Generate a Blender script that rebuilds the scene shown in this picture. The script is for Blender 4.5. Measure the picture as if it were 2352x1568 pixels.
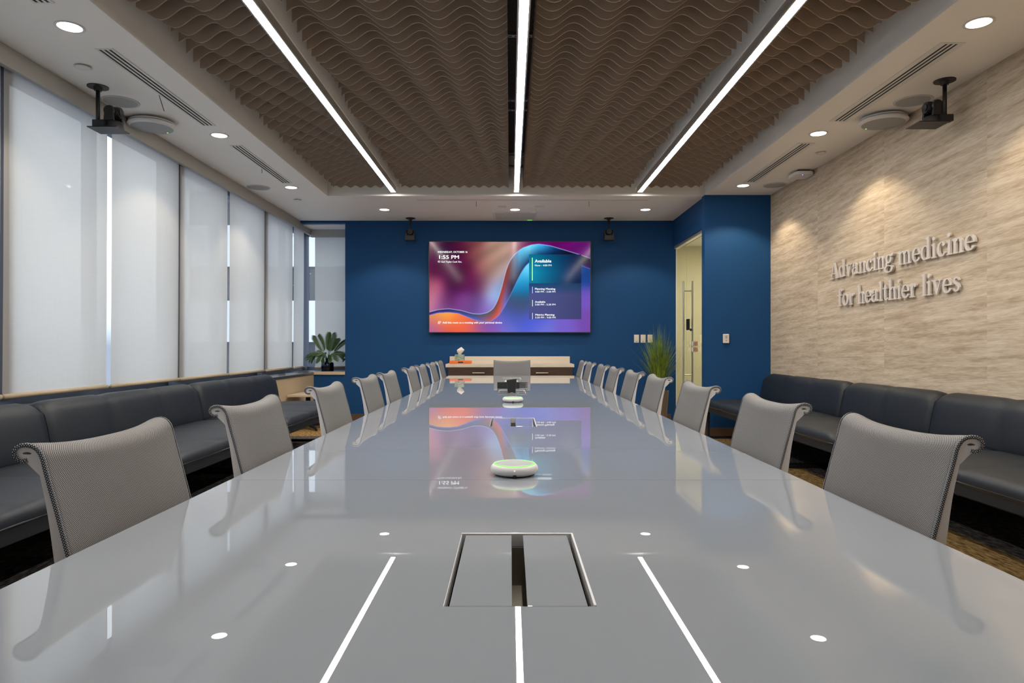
import bpy, bmesh, math, random
import numpy as np
from mathutils import Vector, Matrix
random.seed(7)
PI = math.pi
for o in list(bpy.data.objects): bpy.data.objects.remove(o, do_unlink=True)
S = bpy.context.scene
C = S.collection
F = 1568.0; VX, VY = 1172.0, 795.0; CZ = 1.08

# ------------------------------------------------------------ camera
cam = bpy.data.cameras.new('camera'); camo = bpy.data.objects.new('camera', cam); C.objects.link(camo)
camo.location = (0, 0, CZ); camo.rotation_euler = (PI/2, 0, 0)
cam.sensor_width = 36; cam.lens = 36*F/2352; cam.clip_start = 0.02; cam.clip_end = 200
cam.shift_x = (1176-VX)/2352; cam.shift_y = (VY-784)/2352
S.camera = camo
# ------------------------------------------------------------ exposure, sky
S.view_settings.view_transform = 'Standard'; S.view_settings.look = 'None'
S.view_settings.exposure = 0.6; S.view_settings.gamma = 1.0; S.view_settings.use_curve_mapping = False
W = bpy.data.worlds.new('sky'); S.world = W; W.use_nodes = True
nt = W.node_tree; nt.nodes.clear()
wo = nt.nodes.new('ShaderNodeOutputWorld'); wb = nt.nodes.new('ShaderNodeBackground')
tc = nt.nodes.new('ShaderNodeTexCoord'); sx = nt.nodes.new('ShaderNodeSeparateXYZ'); cr = nt.nodes.new('ShaderNodeValToRGB')
nt.links.new(tc.outputs['Generated'], sx.inputs[0]); nt.links.new(sx.outputs[2], cr.inputs[0])
cr.color_ramp.elements[0].position = 0.0; cr.color_ramp.elements[0].color = (0.22, 0.25, 0.32, 1)
e = cr.color_ramp.elements.new(0.03); e.color = (0.50, 0.56, 0.66, 1)
cr.color_ramp.elements[-1].position = 0.12; cr.color_ramp.elements[-1].color = (0.92, 0.96, 1.0, 1)
nt.links.new(cr.outputs[0], wb.inputs[0]); wb.inputs[1].default_value = 1.65
nt.links.new(wb.outputs[0], wo.inputs[0])
STRIP_E = 47.0; SPOT_W = 34.0

# ------------------------------------------------------------ materials
def lin(c):
    return tuple((x/255/12.92 if x/255 <= .04045 else ((x/255+.055)/1.055)**2.4) for x in c)
def mat(name, col, rough=.5, metal=0, spec=.5, emit=None, es=0, coat=0, srgb=False, bump=0, bscale=200):
    m = bpy.data.materials.new(name); m.use_nodes = True
    b = m.node_tree.nodes['Principled BSDF']
    if srgb: col = lin(col)
    b.inputs['Base Color'].default_value = (*col[:3], 1); b.inputs['Roughness'].default_value = rough
    b.inputs['Metallic'].default_value = metal; b.inputs['Specular IOR Level'].default_value = spec
    b.inputs['Coat Weight'].default_value = coat
    if emit: b.inputs['Emission Color'].default_value = (*emit, 1); b.inputs['Emission Strength'].default_value = es
    n = m.node_tree
    if bump:
        t = n.nodes.new('ShaderNodeTexCoord'); z = n.nodes.new('ShaderNodeTexNoise'); z.inputs['Scale'].default_value = bscale
        bp = n.nodes.new('ShaderNodeBump'); bp.inputs['Strength'].default_value = bump; bp.inputs['Distance'].default_value = .002
        n.links.new(t.outputs['Object'], z.inputs['Vector']); n.links.new(z.outputs[0], bp.inputs['Height']); n.links.new(bp.outputs[0], b.inputs['Normal'])
    return m
def noisecol(m, c1, c2, scale, vec=(1, 1, 1), detail=4, lo=.3, hi=.7, rot=(0, 0, 0), rough=.6):
    n = m.node_tree; b = n.nodes['Principled BSDF']
    t = n.nodes.new('ShaderNodeTexCoord'); mp = n.nodes.new('ShaderNodeMapping'); z = n.nodes.new('ShaderNodeTexNoise'); r = n.nodes.new('ShaderNodeValToRGB')
    mp.inputs['Scale'].default_value = vec; mp.inputs['Rotation'].default_value = rot
    z.inputs['Scale'].default_value = scale; z.inputs['Detail'].default_value = detail; z.inputs['Roughness'].default_value = rough
    r.color_ramp.elements[0].position = lo; r.color_ramp.elements[0].color = (*c1, 1)
    r.color_ramp.elements[1].position = hi; r.color_ramp.elements[1].color = (*c2, 1)
    n.links.new(t.outputs['Object'], mp.inputs[0]); n.links.new(mp.outputs[0], z.inputs['Vector'])
    n.links.new(z.outputs[0], r.inputs[0]); n.links.new(r.outputs[0], b.inputs['Base Color'])
    return t, mp, z, r
M = {}
M['ceiling'] = mat('white ceiling paint', (.86, .85, .83), .5)
M['blue'] = mat('blue wall paint', (.010, .064, .19), .6, spec=.18, bump=.05, bscale=300)
M['cream'] = mat('cream wall paint', (.62, .57, .40), .6)
M['knee'] = mat('tan wall paint', (.50, .40, .27), .6)
M['rear'] = mat('light wall paint', (.55, .53, .50), .6)
M['valance'] = mat('grey blind fascia', (.42, .41, .39), .5)
M['plenum'] = mat('dark plenum', (.03, .028, .026), .9)
M['steel'] = mat('galvanised steel', (.35, .34, .33), .4, .8)
M['felt'] = mat('taupe felt', (.17, .135, .11), .95, spec=.1, bump=.2, bscale=500)
noisecol(M['felt'], (.36, .285, .225), (.44, .36, .295), 260)
M['alu'] = mat('satin aluminium', (.62, .60, .57), .35, .6)
M['white'] = mat('white plastic', (.72, .72, .72), .35)
M['offwhite'] = mat('soft white plastic', (.60, .60, .58), .45)
M['grille'] = mat('grey speaker grille', (.36, .37, .38), .7)
M['black'] = mat('black metal', (.012, .012, .013), .45)
M['blackp'] = mat('black plastic', (.018, .018, .02), .4)
M['tray'] = mat('brown grey metal tray', (.30, .27, .22), .5, .3)
M['dark'] = mat('dark slot', (.015, .014, .013), .8)
M['charcoal'] = mat('charcoal frame', (.022, .024, .028), .8, spec=.08)
M['leather'] = mat('navy leather', (.013, .018, .026), .46, spec=.3, bump=.12, bscale=220)
M['piping'] = mat('navy piping', (.012, .018, .026), .5)
M['chair_white'] = mat('white chair frame', (.66, .67, .70), .4)
M['chair_alu'] = mat('polished chair base', (.6, .6, .62), .25, .9)
M['wood'] = mat('dark walnut', (.05, .028, .018), .4)
noisecol(M['wood'], (.035, .018, .011), (.075, .042, .027), 6, (1, 8, 30))
M['maple'] = mat('pale maple', (.55, .45, .33), .45)
noisecol(M['maple'], (.50, .40, .29), (.62, .51, .38), 5, (1, 10, 30))
M['quartz'] = mat('cream worktop', (.68, .60, .49), .35)
M['base'] = mat('brown rubber base', (.11, .065, .04), .5)
M['orange'] = mat('orange plastic', (.75, .16, .03), .4)
M['tissue'] = mat('tissue paper', (.80, .74, .66), .9)
M['nickel'] = mat('brushed nickel', (.62, .60, .56), .3, .9)
M['glassedge'] = mat('green glass edge', (.25, .32, .28), .1)
M['sill'] = mat('dark sill laminate', (.05, .052, .056), .22)
M['mullion'] = mat('grey blue mullion', (.10, .13, .20), .5)
M['facade'] = mat('pale facade', (.75, .78, .82), .7)
M['facadedark'] = mat('dark glass band', (.05, .055, .07), .2)
M['pot'] = mat('brown fibre pot', (.15, .11, .085), .8)
M['soil'] = mat('soil', (.03, .02, .012), .95)
M['led_green'] = mat('green led', (.1, .5, .1), .4, emit=(.22, 1.0, .10), es=.75)
M['led_blue'] = mat('blue led', (.05, .1, .6), .4, emit=(.1, .25, 1.0), es=2.5)
M['glow'] = mat('lamp diffuser', (.9, .9, .9), .5, emit=(1, .93, .82), es=6.0)
M['strip'] = mat('light strip diffuser', (.9, .9, .9), .5, emit=(1.0, .94, .86), es=STRIP_E)
M['letter'] = mat('pale lettering', (.60, .57, .55), .45)
M['txt'] = mat('screen text', (0, 0, 0), .5, emit=(1, 1, 1), es=.80)
M['bar_green'] = mat('screen green bar', (0, 0, 0), .5, emit=lin((150, 235, 90)), es=1)
M['bar_blue'] = mat('screen blue bar', (0, 0, 0), .5, emit=lin((150, 180, 250)), es=1)
M['switch'] = mat('ivory switch plate', (.75, .68, .58), .4)

# carpet
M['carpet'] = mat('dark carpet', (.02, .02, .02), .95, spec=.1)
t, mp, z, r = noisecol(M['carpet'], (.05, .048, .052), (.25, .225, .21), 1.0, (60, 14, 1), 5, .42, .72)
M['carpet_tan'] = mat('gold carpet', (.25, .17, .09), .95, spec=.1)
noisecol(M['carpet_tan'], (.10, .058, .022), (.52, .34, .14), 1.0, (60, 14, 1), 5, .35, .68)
# wall covering with streaks and panel joints
def wallcov():
    m = mat('beige streaked wallcovering', (.5, .4, .3), .7, spec=.25)
    n = m.node_tree; L = n.links; b = n.nodes['Principled BSDF']
    t = n.nodes.new('ShaderNodeTexCoord'); s = n.nodes.new('ShaderNodeSeparateXYZ'); L.new(t.outputs['Object'], s.inputs[0])
    def mth(op, a, bb=None, c=None):
        q = n.nodes.new('ShaderNodeMath'); q.operation = op
        for i, v in enumerate((a, bb, c)):
            if v is None: continue
            if isinstance(v, (int, float)): q.inputs[i].default_value = v
            else: L.new(v, q.inputs[i])
        return q.outputs[0]
    pan = mth('FLOOR', mth('DIVIDE', mth('SUBTRACT', s.outputs[1], 4.486), 1.235))
    rowz = mth('FLOOR', mth('DIVIDE', mth('ADD', s.outputs[2], mth('MULTIPLY', pan, .23)), .61))
    off = mth('ADD', mth('MULTIPLY', pan, 17.3), mth('MULTIPLY', rowz, 5.7))
    zz = mth('ADD', s.outputs[2], mth('MULTIPLY', s.outputs[1], .05))
    def layer(sy, sz, det):
        cb = n.nodes.new('ShaderNodeCombineXYZ'); L.new(mth('MULTIPLY', s.outputs[1], sy), cb.inputs[0]); L.new(mth('MULTIPLY', zz, sz), cb.inputs[1]); L.new(off, cb.inputs[2])
        z = n.nodes.new('ShaderNodeTexNoise'); z.inputs['Scale'].default_value = 1; z.inputs['Detail'].default_value = det; L.new(cb.outputs[0], z.inputs['Vector'])
        return z.outputs[0]
    f = mth('ADD', mth('MULTIPLY', layer(2.2, 26, 5), .6), mth('MULTIPLY', layer(12, 120, 3), .4))
    r = n.nodes.new('ShaderNodeValToRGB'); L.new(f, r.inputs[0])
    r.color_ramp.elements[0].position = .36; r.color_ramp.elements[0].color = (.36, .285, .205, 1)
    r.color_ramp.elements[1].position = .64; r.color_ramp.elements[1].color = (.60, .53, .43, 1)
    L.new(r.outputs[0], b.inputs['Base Color'])
    return m
M['wallcov'] = wallcov()
def thin_glass(name, tint, mixf=.08, rough=0.0):
    m = bpy.data.materials.new(name); m.use_nodes = True; n = m.node_tree; n.nodes.clear()
    o = n.nodes.new('ShaderNodeOutputMaterial'); a = n.nodes.new('ShaderNodeBsdfTransparent'); g = n.nodes.new('ShaderNodeBsdfGlossy'); x = n.nodes.new('ShaderNodeMixShader'); fr = n.nodes.new('ShaderNodeLayerWeight')
    a.inputs[0].default_value = (*tint, 1); g.inputs['Roughness'].default_value = rough; fr.inputs[0].default_value = .5
    pw = n.nodes.new('ShaderNodeMath'); pw.operation = 'POWER'; pw.inputs[1].default_value = 5; n.links.new(fr.outputs['Facing'], pw.inputs[0])
    ma = n.nodes.new('ShaderNodeMath'); ma.operation = 'MULTIPLY_ADD'; ma.inputs[1].default_value = .96; ma.inputs[2].default_value = .04; n.links.new(pw.outputs[0], ma.inputs[0])
    n.links.new(ma.outputs[0], x.inputs[0]); n.links.new(a.outputs[0], x.inputs[1]); n.links.new(g.outputs[0], x.inputs[2]); n.links.new(x.outputs[0], o.inputs[0])
    return m
M['glass'] = thin_glass('clear window glass', (.93, .96, .97))
M['doorglass'] = thin_glass('greenish door glass', (.955, .965, .90))
M['blueglass'] = thin_glass('blue vase glass', (.05, .22, .42))
def blind_mat():
    m = bpy.data.materials.new('translucent blind weave'); m.use_nodes = True; n = m.node_tree; n.nodes.clear(); L = n.links
    o = n.nodes.new('ShaderNodeOutputMaterial'); tr = n.nodes.new('ShaderNodeBsdfTranslucent'); df = n.nodes.new('ShaderNodeBsdfDiffuse'); tp = n.nodes.new('ShaderNodeBsdfTransparent')
    a = n.nodes.new('ShaderNodeMixShader'); b = n.nodes.new('ShaderNodeMixShader')
    t = n.nodes.new('ShaderNodeTexCoord'); mp = n.nodes.new('ShaderNodeMapping'); mp.inputs['Scale'].default_value = (150, 1, 4); z = n.nodes.new('ShaderNodeTexNoise'); z.inputs['Scale'].default_value = 1
    mp2 = n.nodes.new('ShaderNodeMapping'); mp2.inputs['Scale'].default_value = (6, 1, 110); z2 = n.nodes.new('ShaderNodeTexNoise'); z2.inputs['Scale'].default_value = 1
    L.new(t.outputs['Object'], mp.inputs[0]); L.new(mp.outputs[0], z.inputs['Vector']); L.new(t.outputs['Object'], mp2.inputs[0]); L.new(mp2.outputs[0], z2.inputs['Vector'])
    ad = n.nodes.new('ShaderNodeMath'); ad.operation = 'ADD'; L.new(z.outputs[0], ad.inputs[0]); L.new(z2.outputs[0], ad.inputs[1])
    r = n.nodes.new('ShaderNodeMapRange'); r.inputs[1].default_value = .6; r.inputs[2].default_value = 1.4; r.inputs[3].default_value = .555; r.inputs[4].default_value = .615; L.new(ad.outputs[0], r.inputs[0])
    L.new(r.outputs[0], tr.inputs[0]); df.inputs[0].default_value = (.62, .60, .56, 1); tp.inputs[0].default_value = (.9, .9, .9, 1)
    a.inputs[0].default_value = .40; L.new(tr.outputs[0], a.inputs[1]); L.new(df.outputs[0], a.inputs[2])
    b.inputs[0].default_value = .06; L.new(a.outputs[0], b.inputs[1]); L.new(tp.outputs[0], b.inputs[2]); L.new(b.outputs[0], o.inputs[0])
    return m
M['blind'] = blind_mat()
M['blind_bar'] = mat('tan blind hem', (.42, .34, .24), .7)
def mesh_mat(name='woven chair mesh', c1=(.085, .083, .083), c2=(.56, .55, .55), tr=.16):
    m = bpy.data.materials.new(name); m.use_nodes = True; n = m.node_tree; L = n.links
    b = n.nodes['Principled BSDF']; o = n.nodes['Material Output']
    u = n.nodes.new('ShaderNodeUVMap'); s = n.nodes.new('ShaderNodeSeparateXYZ'); L.new(u.outputs[0], s.inputs[0])
    def mth(op, a, bb=None):
        q = n.nodes.new('ShaderNodeMath'); q.operation = op
        for i, v in enumerate((a, bb)):
            if v is None: continue
            if isinstance(v, (int, float)): q.inputs[i].default_value = v
            else: L.new(v, q.inputs[i])
        return q.outputs[0]
    k = 2*PI/.0045
    su = mth('SINE', mth('MULTIPLY', s.outputs[0], k)); sv = mth('SINE', mth('MULTIPLY', s.outputs[1], k))
    d = mth('MULTIPLY', su, sv)
    r = n.nodes.new('ShaderNodeValToRGB'); L.new(d, r.inputs[0])
    r.color_ramp.elements[0].position = .12; r.color_ramp.elements[0].color = (*c1, 1)
    r.color_ramp.elements[1].position = .62; r.color_ramp.elements[1].color = (*c2, 1)
    L.new(r.outputs[0], b.inputs['Base Color']); b.inputs['Roughness'].default_value = .55; b.inputs['Specular IOR Level'].default_value = .3
    tp = n.nodes.new('ShaderNodeBsdfTransparent'); x = n.nodes.new('ShaderNodeMixShader'); x.inputs[0].default_value = tr
    L.new(b.outputs[0], x.inputs[1]); L.new(tp.outputs[0], x.inputs[2]); L.new(x.outputs[0], o.inputs[0])
    return m
M['mesh'] = mesh_mat()
M['band'] = mesh_mat('woven slate edge band', (.035, .042, .055), (.60, .62, .66), 0)
def table_mat():
    m = mat('back painted glass', (.27, .295, .335), .35, spec=.0)
    b = m.node_tree.nodes['Principled BSDF']; b.inputs['Roughness'].default_value = .003; b.inputs['Specular IOR Level'].default_value = .5; b.inputs['IOR'].default_value = 1.75
    return m
M['table'] = table_mat()
M['leaf'] = mat('palm green', (.05, .13, .045), .45); noisecol(M['leaf'], (.010, .042, .014), (.06, .125, .02), 9)
M['grass'] = mat('grass green', (.10, .2, .02), .5); noisecol(M['grass'], (.05, .11, .015), (.26, .36, .04), 14)
M['tissuebox'] = mat('green tissue carton', (.2, .35, .3), .5); noisecol(M['tissuebox'], (.06, .20, .15), (.48, .55, .44), 22, (1, 1, 2.5))
M['decal_w'] = mat('white decal', (.80, .78, .66), .6); M['decal_g'] = mat('grey decal', (.10, .13, .13), .6); M['decal_o'] = mat('rust orange decal', (.42, .10, .03), .6)

# ------------------------------------------------------------ helpers
def link(o, parent=None):
    C.objects.link(o)
    if parent: o.parent = parent
    return o
class MB:
    def __init__(s): s.bm = bmesh.new(); s.uv = None
    def box(s, x0, x1, y0, y1, z0, z1, mi=0):
        v = [s.bm.verts.new(p) for p in ((x0,y0,z0),(x1,y0,z0),(x1,y1,z0),(x0,y1,z0),(x0,y0,z1),(x1,y0,z1),(x1,y1,z1),(x0,y1,z1))]
        for f in ((0,3,2,1),(4,5,6,7),(0,1,5,4),(1,2,6,5),(2,3,7,6),(3,0,4,7)):
            s.bm.faces.new([v[i] for i in f]).material_index = mi
        return s
    def lathe(s, prof, c=(0,0,0), n=32, axis='z', mi=0):
        rings = []
        for r, h in prof:
            if r < 1e-6:
                p = {'z': (0,0,h), 'x': (h,0,0), 'y': (0,h,0)}[axis]
                rings.append([s.bm.verts.new((p[0]+c[0], p[1]+c[1], p[2]+c[2]))])
            else:
                ring = []
                for i in range(n):
                    a = 2*PI*i/n; q = (r*math.cos(a), r*math.sin(a))
                    p = {'z': (q[0],q[1],h), 'x': (h,q[0],q[1]), 'y': (q[1],h,q[0])}[axis]
                    ring.append(s.bm.verts.new((p[0]+c[0], p[1]+c[1], p[2]+c[2])))
                rings.append(ring)
        for a, b in zip(rings, rings[1:]):
            for i in range(n):
                j = (i+1) % n
                if len(a) == 1 and len(b) == 1: continue
                f = [a[0], b[i], b[j]] if len(a) == 1 else ([a[i], b[0], a[j]] if len(b) == 1 else [a[i], b[i], b[j], a[j]])
                try: s.bm.faces.new(f).material_index = mi
                except ValueError: pass
        return s
    def cyl(s, r, h0, h1, c=(0,0,0), n=24, axis='z', r2=None, mi=0):
        r2 = r if r2 is None else r2
        return s.lathe([(0,h0),(r,h0),(r2,h1),(0,h1)], c, n, axis, mi)
    def prism(s, pts, axis, a, b, mi=0):
        def P(p, t): return {'x': (t,p[0],p[1]), 'y': (p[0],t,p[1]), 'z': (p[0],p[1],t)}[axis]
        A = [s.bm.verts.new(P(p, a)) for p in pts]; B = [s.bm.verts.new(P(p, b)) for p in pts]; n = len(pts)
        s.bm.faces.new(A).material_index = mi; s.bm.faces.new(B[::-1]).material_index = mi
        for i in range(n): s.bm.faces.new((A[i], A[(i+1)%n], B[(i+1)%n], B[i])).material_index = mi
        return s
    def tube(s, pts, r, n=8, mi=0):
        rings = []; pts = [Vector(p) for p in pts]
        rr = r if isinstance(r, (list, tuple)) else [r]*len(pts)
        for i, p in enumerate(pts):
            d = (pts[min(i+1, len(pts)-1)]-pts[max(i-1, 0)]).normalized()
            up = Vector((0,0,1)) if abs(d.z) < .95 else Vector((1,0,0))
            u = d.cross(up).normalized(); w = d.cross(u)
            rings.append([s.bm.verts.new(p+(u*math.cos(2*PI*k/n)+w*math.sin(2*PI*k/n))*rr[i]) for k in range(n)])
        for a, b in zip(rings, rings[1:]):
            for k in range(n): s.bm.faces.new((a[k], a[(k+1)%n], b[(k+1)%n], b[k])).material_index = mi
        s.bm.faces.new(rings[0][::-1]).material_index = mi; s.bm.faces.new(rings[-1]).material_index = mi
        return s
    def quad(s, pts, mi=0):
        s.bm.faces.new([s.bm.verts.new(p) for p in pts]).material_index = mi; return s
    def build(s, name, m, parent=None, smooth=False, bevel=0, segs=2, recalc=True):
        if recalc: bmesh.ops.recalc_face_normals(s.bm, faces=s.bm.faces)
        me = bpy.data.meshes.new(name); s.bm.to_mesh(me); s.bm.free()
        for q in (m if isinstance(m, (list, tuple)) else [m]): me.materials.append(q)
        if smooth:
            for p in me.polygons: p.use_smooth = True
            if smooth == 'auto':
                try: me.set_sharp_from_angle(angle=math.radians(38))
                except Exception: pass
        o = bpy.data.objects.new(name, me); link(o, parent)
        if bevel:
            bv = o.modifiers.new('bevel', 'BEVEL'); bv.width = bevel; bv.segments = segs; bv.limit_method = 'ANGLE'; bv.angle_limit = math.radians(40)
        return o
def tag(o, label, cat, group=None, kind=None):
    o['label'] = label; o['category'] = cat
    if group: o['group'] = group
    if kind: o['kind'] = kind
    return o
def thing(name, label, cat, loc=(0,0,0), rz=0, group=None):
    o = bpy.data.objects.new(name, None); o.empty_display_size = .05; C.objects.link(o)
    o.location = loc; o.rotation_euler = (0,0,rz); return tag(o, label, cat, group)
def struct(o): o['kind'] = 'structure'; return o
def copy_tree(o, parent=None):
    c = o.copy(); C.objects.link(c)
    if parent: c.parent = parent
    for ch in list(o.children): copy_tree(ch, c)
    return c
def text_mesh(body, size, name, m, parent, loc, rot, bold=0, align='LEFT', sx=1.0, ext=0):
    cu = bpy.data.curves.new('t', 'FONT'); cu.body = body; cu.size = size; cu.align_x = align; cu.offset = bold; cu.extrude = ext; cu.resolution_u = 3
    t = bpy.data.objects.new('t', cu); C.objects.link(t)
    dg = bpy.context.evaluated_depsgraph_get(); dg.update()
    me = bpy.data.meshes.new_from_object(t.evaluated_get(dg)); bpy.data.objects.remove(t, do_unlink=True)
    me.materials.clear(); me.materials.append(m)
    o = bpy.data.objects.new(name, me); link(o, parent); o.location = loc; o.rotation_euler = rot; o.scale = (sx, 1, 1)
    return o

# ------------------------------------------------------------ room dimensions
YW = 9.9; ZC = 2.90; XR = 3.133; XG = -3.10; YN = -1.7; XK = -2.85; YB = 10.55; XBW = -2.394; YR = 8.215; XD = 2.36
CX0, CX1, CY0, CY1 = -2.215, 2.36, .55, 8.27

# ------------------------------------------------------------ structure
b = MB().box(-3.6, XR+.2, YN-.1, 12.6, -.12, 0); struct(b.build('floor', M['carpet_tan']))
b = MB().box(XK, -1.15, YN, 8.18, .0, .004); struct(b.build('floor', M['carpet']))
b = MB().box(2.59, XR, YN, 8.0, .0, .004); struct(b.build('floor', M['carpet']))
b = MB()   # ceiling with coffer opening
b.box(-3.4, CX0, YN, YW+.75, ZC, ZC+.08); b.box(CX1, XR+1.4, YN, YW+2.7, ZC, ZC+.08)
b.box(CX0, CX1, YN, CY0, ZC, ZC+.08); b.box(CX0, CX1, CY1, YW+.3, ZC, ZC+.08)
zt = 3.42
b.box(CX0-.06, CX0, CY0-.06, CY1+.06, ZC+.08, zt); b.box(CX1, CX1+.06, CY0-.06, CY1+.06, ZC+.08, zt)
b.box(CX0, CX1, CY0-.06, CY0, ZC+.08, zt); b.box(CX0, CX1, CY1, CY1+.06, ZC+.08, zt)
b.box(-1.405-.042, -1.405+.042, CY0, CY1, 2.992, zt); b.box(1.557-.042, 1.557+.042, CY0, CY1, 2.992, zt)
struct(b.build('ceiling', M['ceiling']))
b = MB().box(CX0-.06, CX1+.06, CY0-.06, CY1+.06, zt, zt+.05); struct(b.build('ceiling', M['plenum']))
# back wall (blue) with opening to window bay and header
for bb in ((XBW, 2.403, YW, YW+.15, 0, ZC), (XK-.02, XBW, YW, YW+.15, 0, .668), (-3.4, XBW, YW, YW+.12, 2.872, ZC), (XBW, XBW+.12, YW+.15, YB+.25, 0, ZC)):
    struct(MB().box(*bb).build('wall_front', M['blue']))
# door wall: lintel and return wall facing camera
b = MB(); b.box(XD, XD+.16, YR+.12, YW+.15, 2.53, ZC); b.box(XD-.022, XR, YR, YR+.12, 0, ZC)
b.box(XD+.16, XR+1.4, YR+.12, YR+.14, 0, ZC)
struct(b.build('wall_right', M['blue']))
b = MB().box(XR, XR+.12, YN, YR+.12, 0, ZC); struct(b.build('wall_right', M['wallcov']))
b = MB().box(-3.4, XR+.1, YN-.12, YN, 0, ZC); struct(b.build('wall_rear', M['rear']))
# corridor beyond the glass door
b = MB(); b.box(XD, XR+1.4, 12.4, 12.5, 0, ZC); b.box(XR+1.3, XR+1.4, YR+.14, 12.4, 0, ZC); b.box(XD-.06, 2.403, YW+.15, 12.5, 0, ZC)
struct(b.build('wall_corridor', M['cream']))
# knee wall and window sill along the left, bay
b = MB(); b.box(-3.3, XK, YN, YW+.15, 0, .672); struct(b.build('wall_left', M['knee']))
b = MB(); b.box(-3.3, XBW, YW+.15, YB+.2, 0, .672); struct(b.build('wall_bay', M['knee']))
b = MB(); b.box(-3.3, XK+.01, YN, YW, .672, .705); b.box(-3.3, XBW, YW-.0, YB+.2, .69, .712); struct(b.build('trim_sill', M['sill'], bevel=.004))
b = MB(); b.box(XK-.0, XBW, YW-.025, YW, .668, .714); struct(b.build('trim_sill_edge', M['maple'], bevel=.003))
b = MB(); b.box(-3.3, -3.12, YN, YB, ZC-.03, ZC); b.box(-3.3, XBW, YW+.12, YB+.2, 2.86, 2.89); struct(b.build('trim_window_head', M['ceiling']))
# blind fascia
b = MB(); b.box(-3.085, -3.045, YN, YB-.0, 2.775, ZC); struct(b.build('trim_fascia_left', M['valance'], bevel=.004))
b = MB(); b.box(-3.045, XBW, YB-.13, YB-.09, 2.745, 2.86); struct(b.build('trim_fascia_bay', M['valance'], bevel=.004))
# baseboards
b = MB(); b.box(XBW, XD-.03, YW-.012, YW, 0, .10); b.box(XK, XBW, YW-.012, YW, 0, .10); struct(b.build('baseboard_front', M['base']))
b = MB(); b.box(XD-.02, XR, YR-.012, YR, 0, .10); b.box(XD-.034, XD-.022, YR, YR+.12, 0, .10); struct(b.build('baseboard_right', M['base']))
b = MB(); b.box(XK, XK+.012, YN, YW-.02, 0, .10); struct(b.build('baseboard_left', M['base']))
# windows: mullions and panes on the left, then the bay
bound = [9.75-1.117*k for k in range(11)]
yy = sorted(bound+[YB+.2])
for i in range(len(yy)-1):
    y0, y1 = yy[i], yy[i+1]
    w = struct(MB().box(-3.30, -3.22, y0-.035, y0+.035, .70, 2.875).box(-3.30, -3.22, y0+.035, y1-.035, .705, .76).box(-3.30, -3.22, y0+.035, y1-.035, 2.80, 2.875).build('window_%d' % (i+1), M['mullion']))
    MB().box(-3.262, -3.256, y0+.035, y1-.035, .76, 2.80).build('pane', M['glass'], w)
w = MB().box(-3.30, -3.17, YB+.07, YB+.20, .70, 2.875).box(-3.17, XBW, YB+.12, YB+.20, .705, .76).box(-3.17, XBW, YB+.12, YB+.20, 2.80, 2.875)
struct(w.build('window_%d' % len(yy), M['mullion'])); 
MB().box(-3.17, XBW, YB+.155, YB+.16, .76, 2.80).build('pane', M['glass'], bpy.data.objects['window_%d' % len(yy)])
# hairline joints in the ceiling beside the diffusers
b = MB()
def ceilpt(px, py, z=ZC):
    Y = (z-CZ)*F/(VY-py); return Vector(((px-VX)*Y/F, Y, z))
for a, c in (((365, 217), (377, 255)), ((601, 385), (602, 397)), ((1094, 462), (1094, 474)), ((1353, 462), (1353, 474))):
    p, q = ceilpt(*a), ceilpt(*c); d = (q-p).normalized(); s = Vector((-d.y, d.x, 0))*.0025; dn = Vector((0, 0, -.0015))
    b.quad([p-s+dn, p+s+dn, q+s+dn, q-s+dn])
struct(b.build('trim_ceiling_joint', M['dark']))

# ------------------------------------------------------------ acoustic baffles
XM = .0675
def pitch(Y): return max(.105, min(.40, .326-.0483*(Y-3.87)))
def fin(x0, x1, Y, parent):
    p = pitch(Y); A = .125*p if p > .2 else .11*p
    n = max(10, int((x1-x0)/(p/14))); th = .0045; zb = 2.978; ztop = 3.24
    bm = bmesh.new(); cols = []
    for i in range(n+1):
        x = x0+(x1-x0)*i/n; q = abs(x-XM)
        z = zb+A*(1-math.cos(2*PI*(q-.037-.41*p)/p))
        cols.append([bm.verts.new((x, Y-th, z)), bm.verts.new((x, Y+th, z)), bm.verts.new((x, Y+th, ztop)), bm.verts.new((x, Y-th, ztop))])
    for a, c in zip(cols, cols[1:]):
        for k in range(4): bm.faces.new((a[k], a[(k+1)%4], c[(k+1)%4], c[k]))
    bm.faces.new(cols[0]); bm.faces.new(cols[-1][::-1])
    bmesh.ops.recalc_face_normals(bm, faces=bm.faces)
    me = bpy.data.meshes.new('baffle_fin'); bm.to_mesh(me); bm.free(); me.materials.append(M['felt'])
    return link(bpy.data.objects.new('baffle_fin', me), parent)
for x0, x1, lab in ((-2.12, -1.515, 'narrow taupe wave baffle ceiling raft beside the window side soffit'),
                    (-1.30, -.018, 'wide taupe wave baffle ceiling raft left of the centre light'),
                    (.153, 1.447, 'wide taupe wave baffle ceiling raft right of the centre light'),
                    (1.632, 2.268, 'narrow taupe wave baffle ceiling raft beside the lettered wall soffit')):
    t = thing('baffle_raft', lab, 'acoustic baffle', ((x0+x1)/2, 4.4, 3.24), group='wave baffle rafts in the ceiling recess')
    k = 0; Y = 8.17
    while Y > .65:
        f = fin(x0, x1, Y, t); f.matrix_parent_inverse = Matrix.Translation((-(x0+x1)/2, -4.4, -3.24)); Y -= .1; k += 1
    r = MB()
    for xx in ((x0+.1), (x1-.1)): r.box(xx-.015, xx+.015, .62, 8.24, 3.24, 3.27).box(xx-.004, xx+.004, 1, 1.01, 3.27, zt).box(xx-.004, xx+.004, 7, 7.01, 3.27, zt)
    o = r.build('rail', M['steel'], t); o.matrix_parent_inverse = Matrix.Translation((-(x0+x1)/2, -4.4, -3.24))
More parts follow.
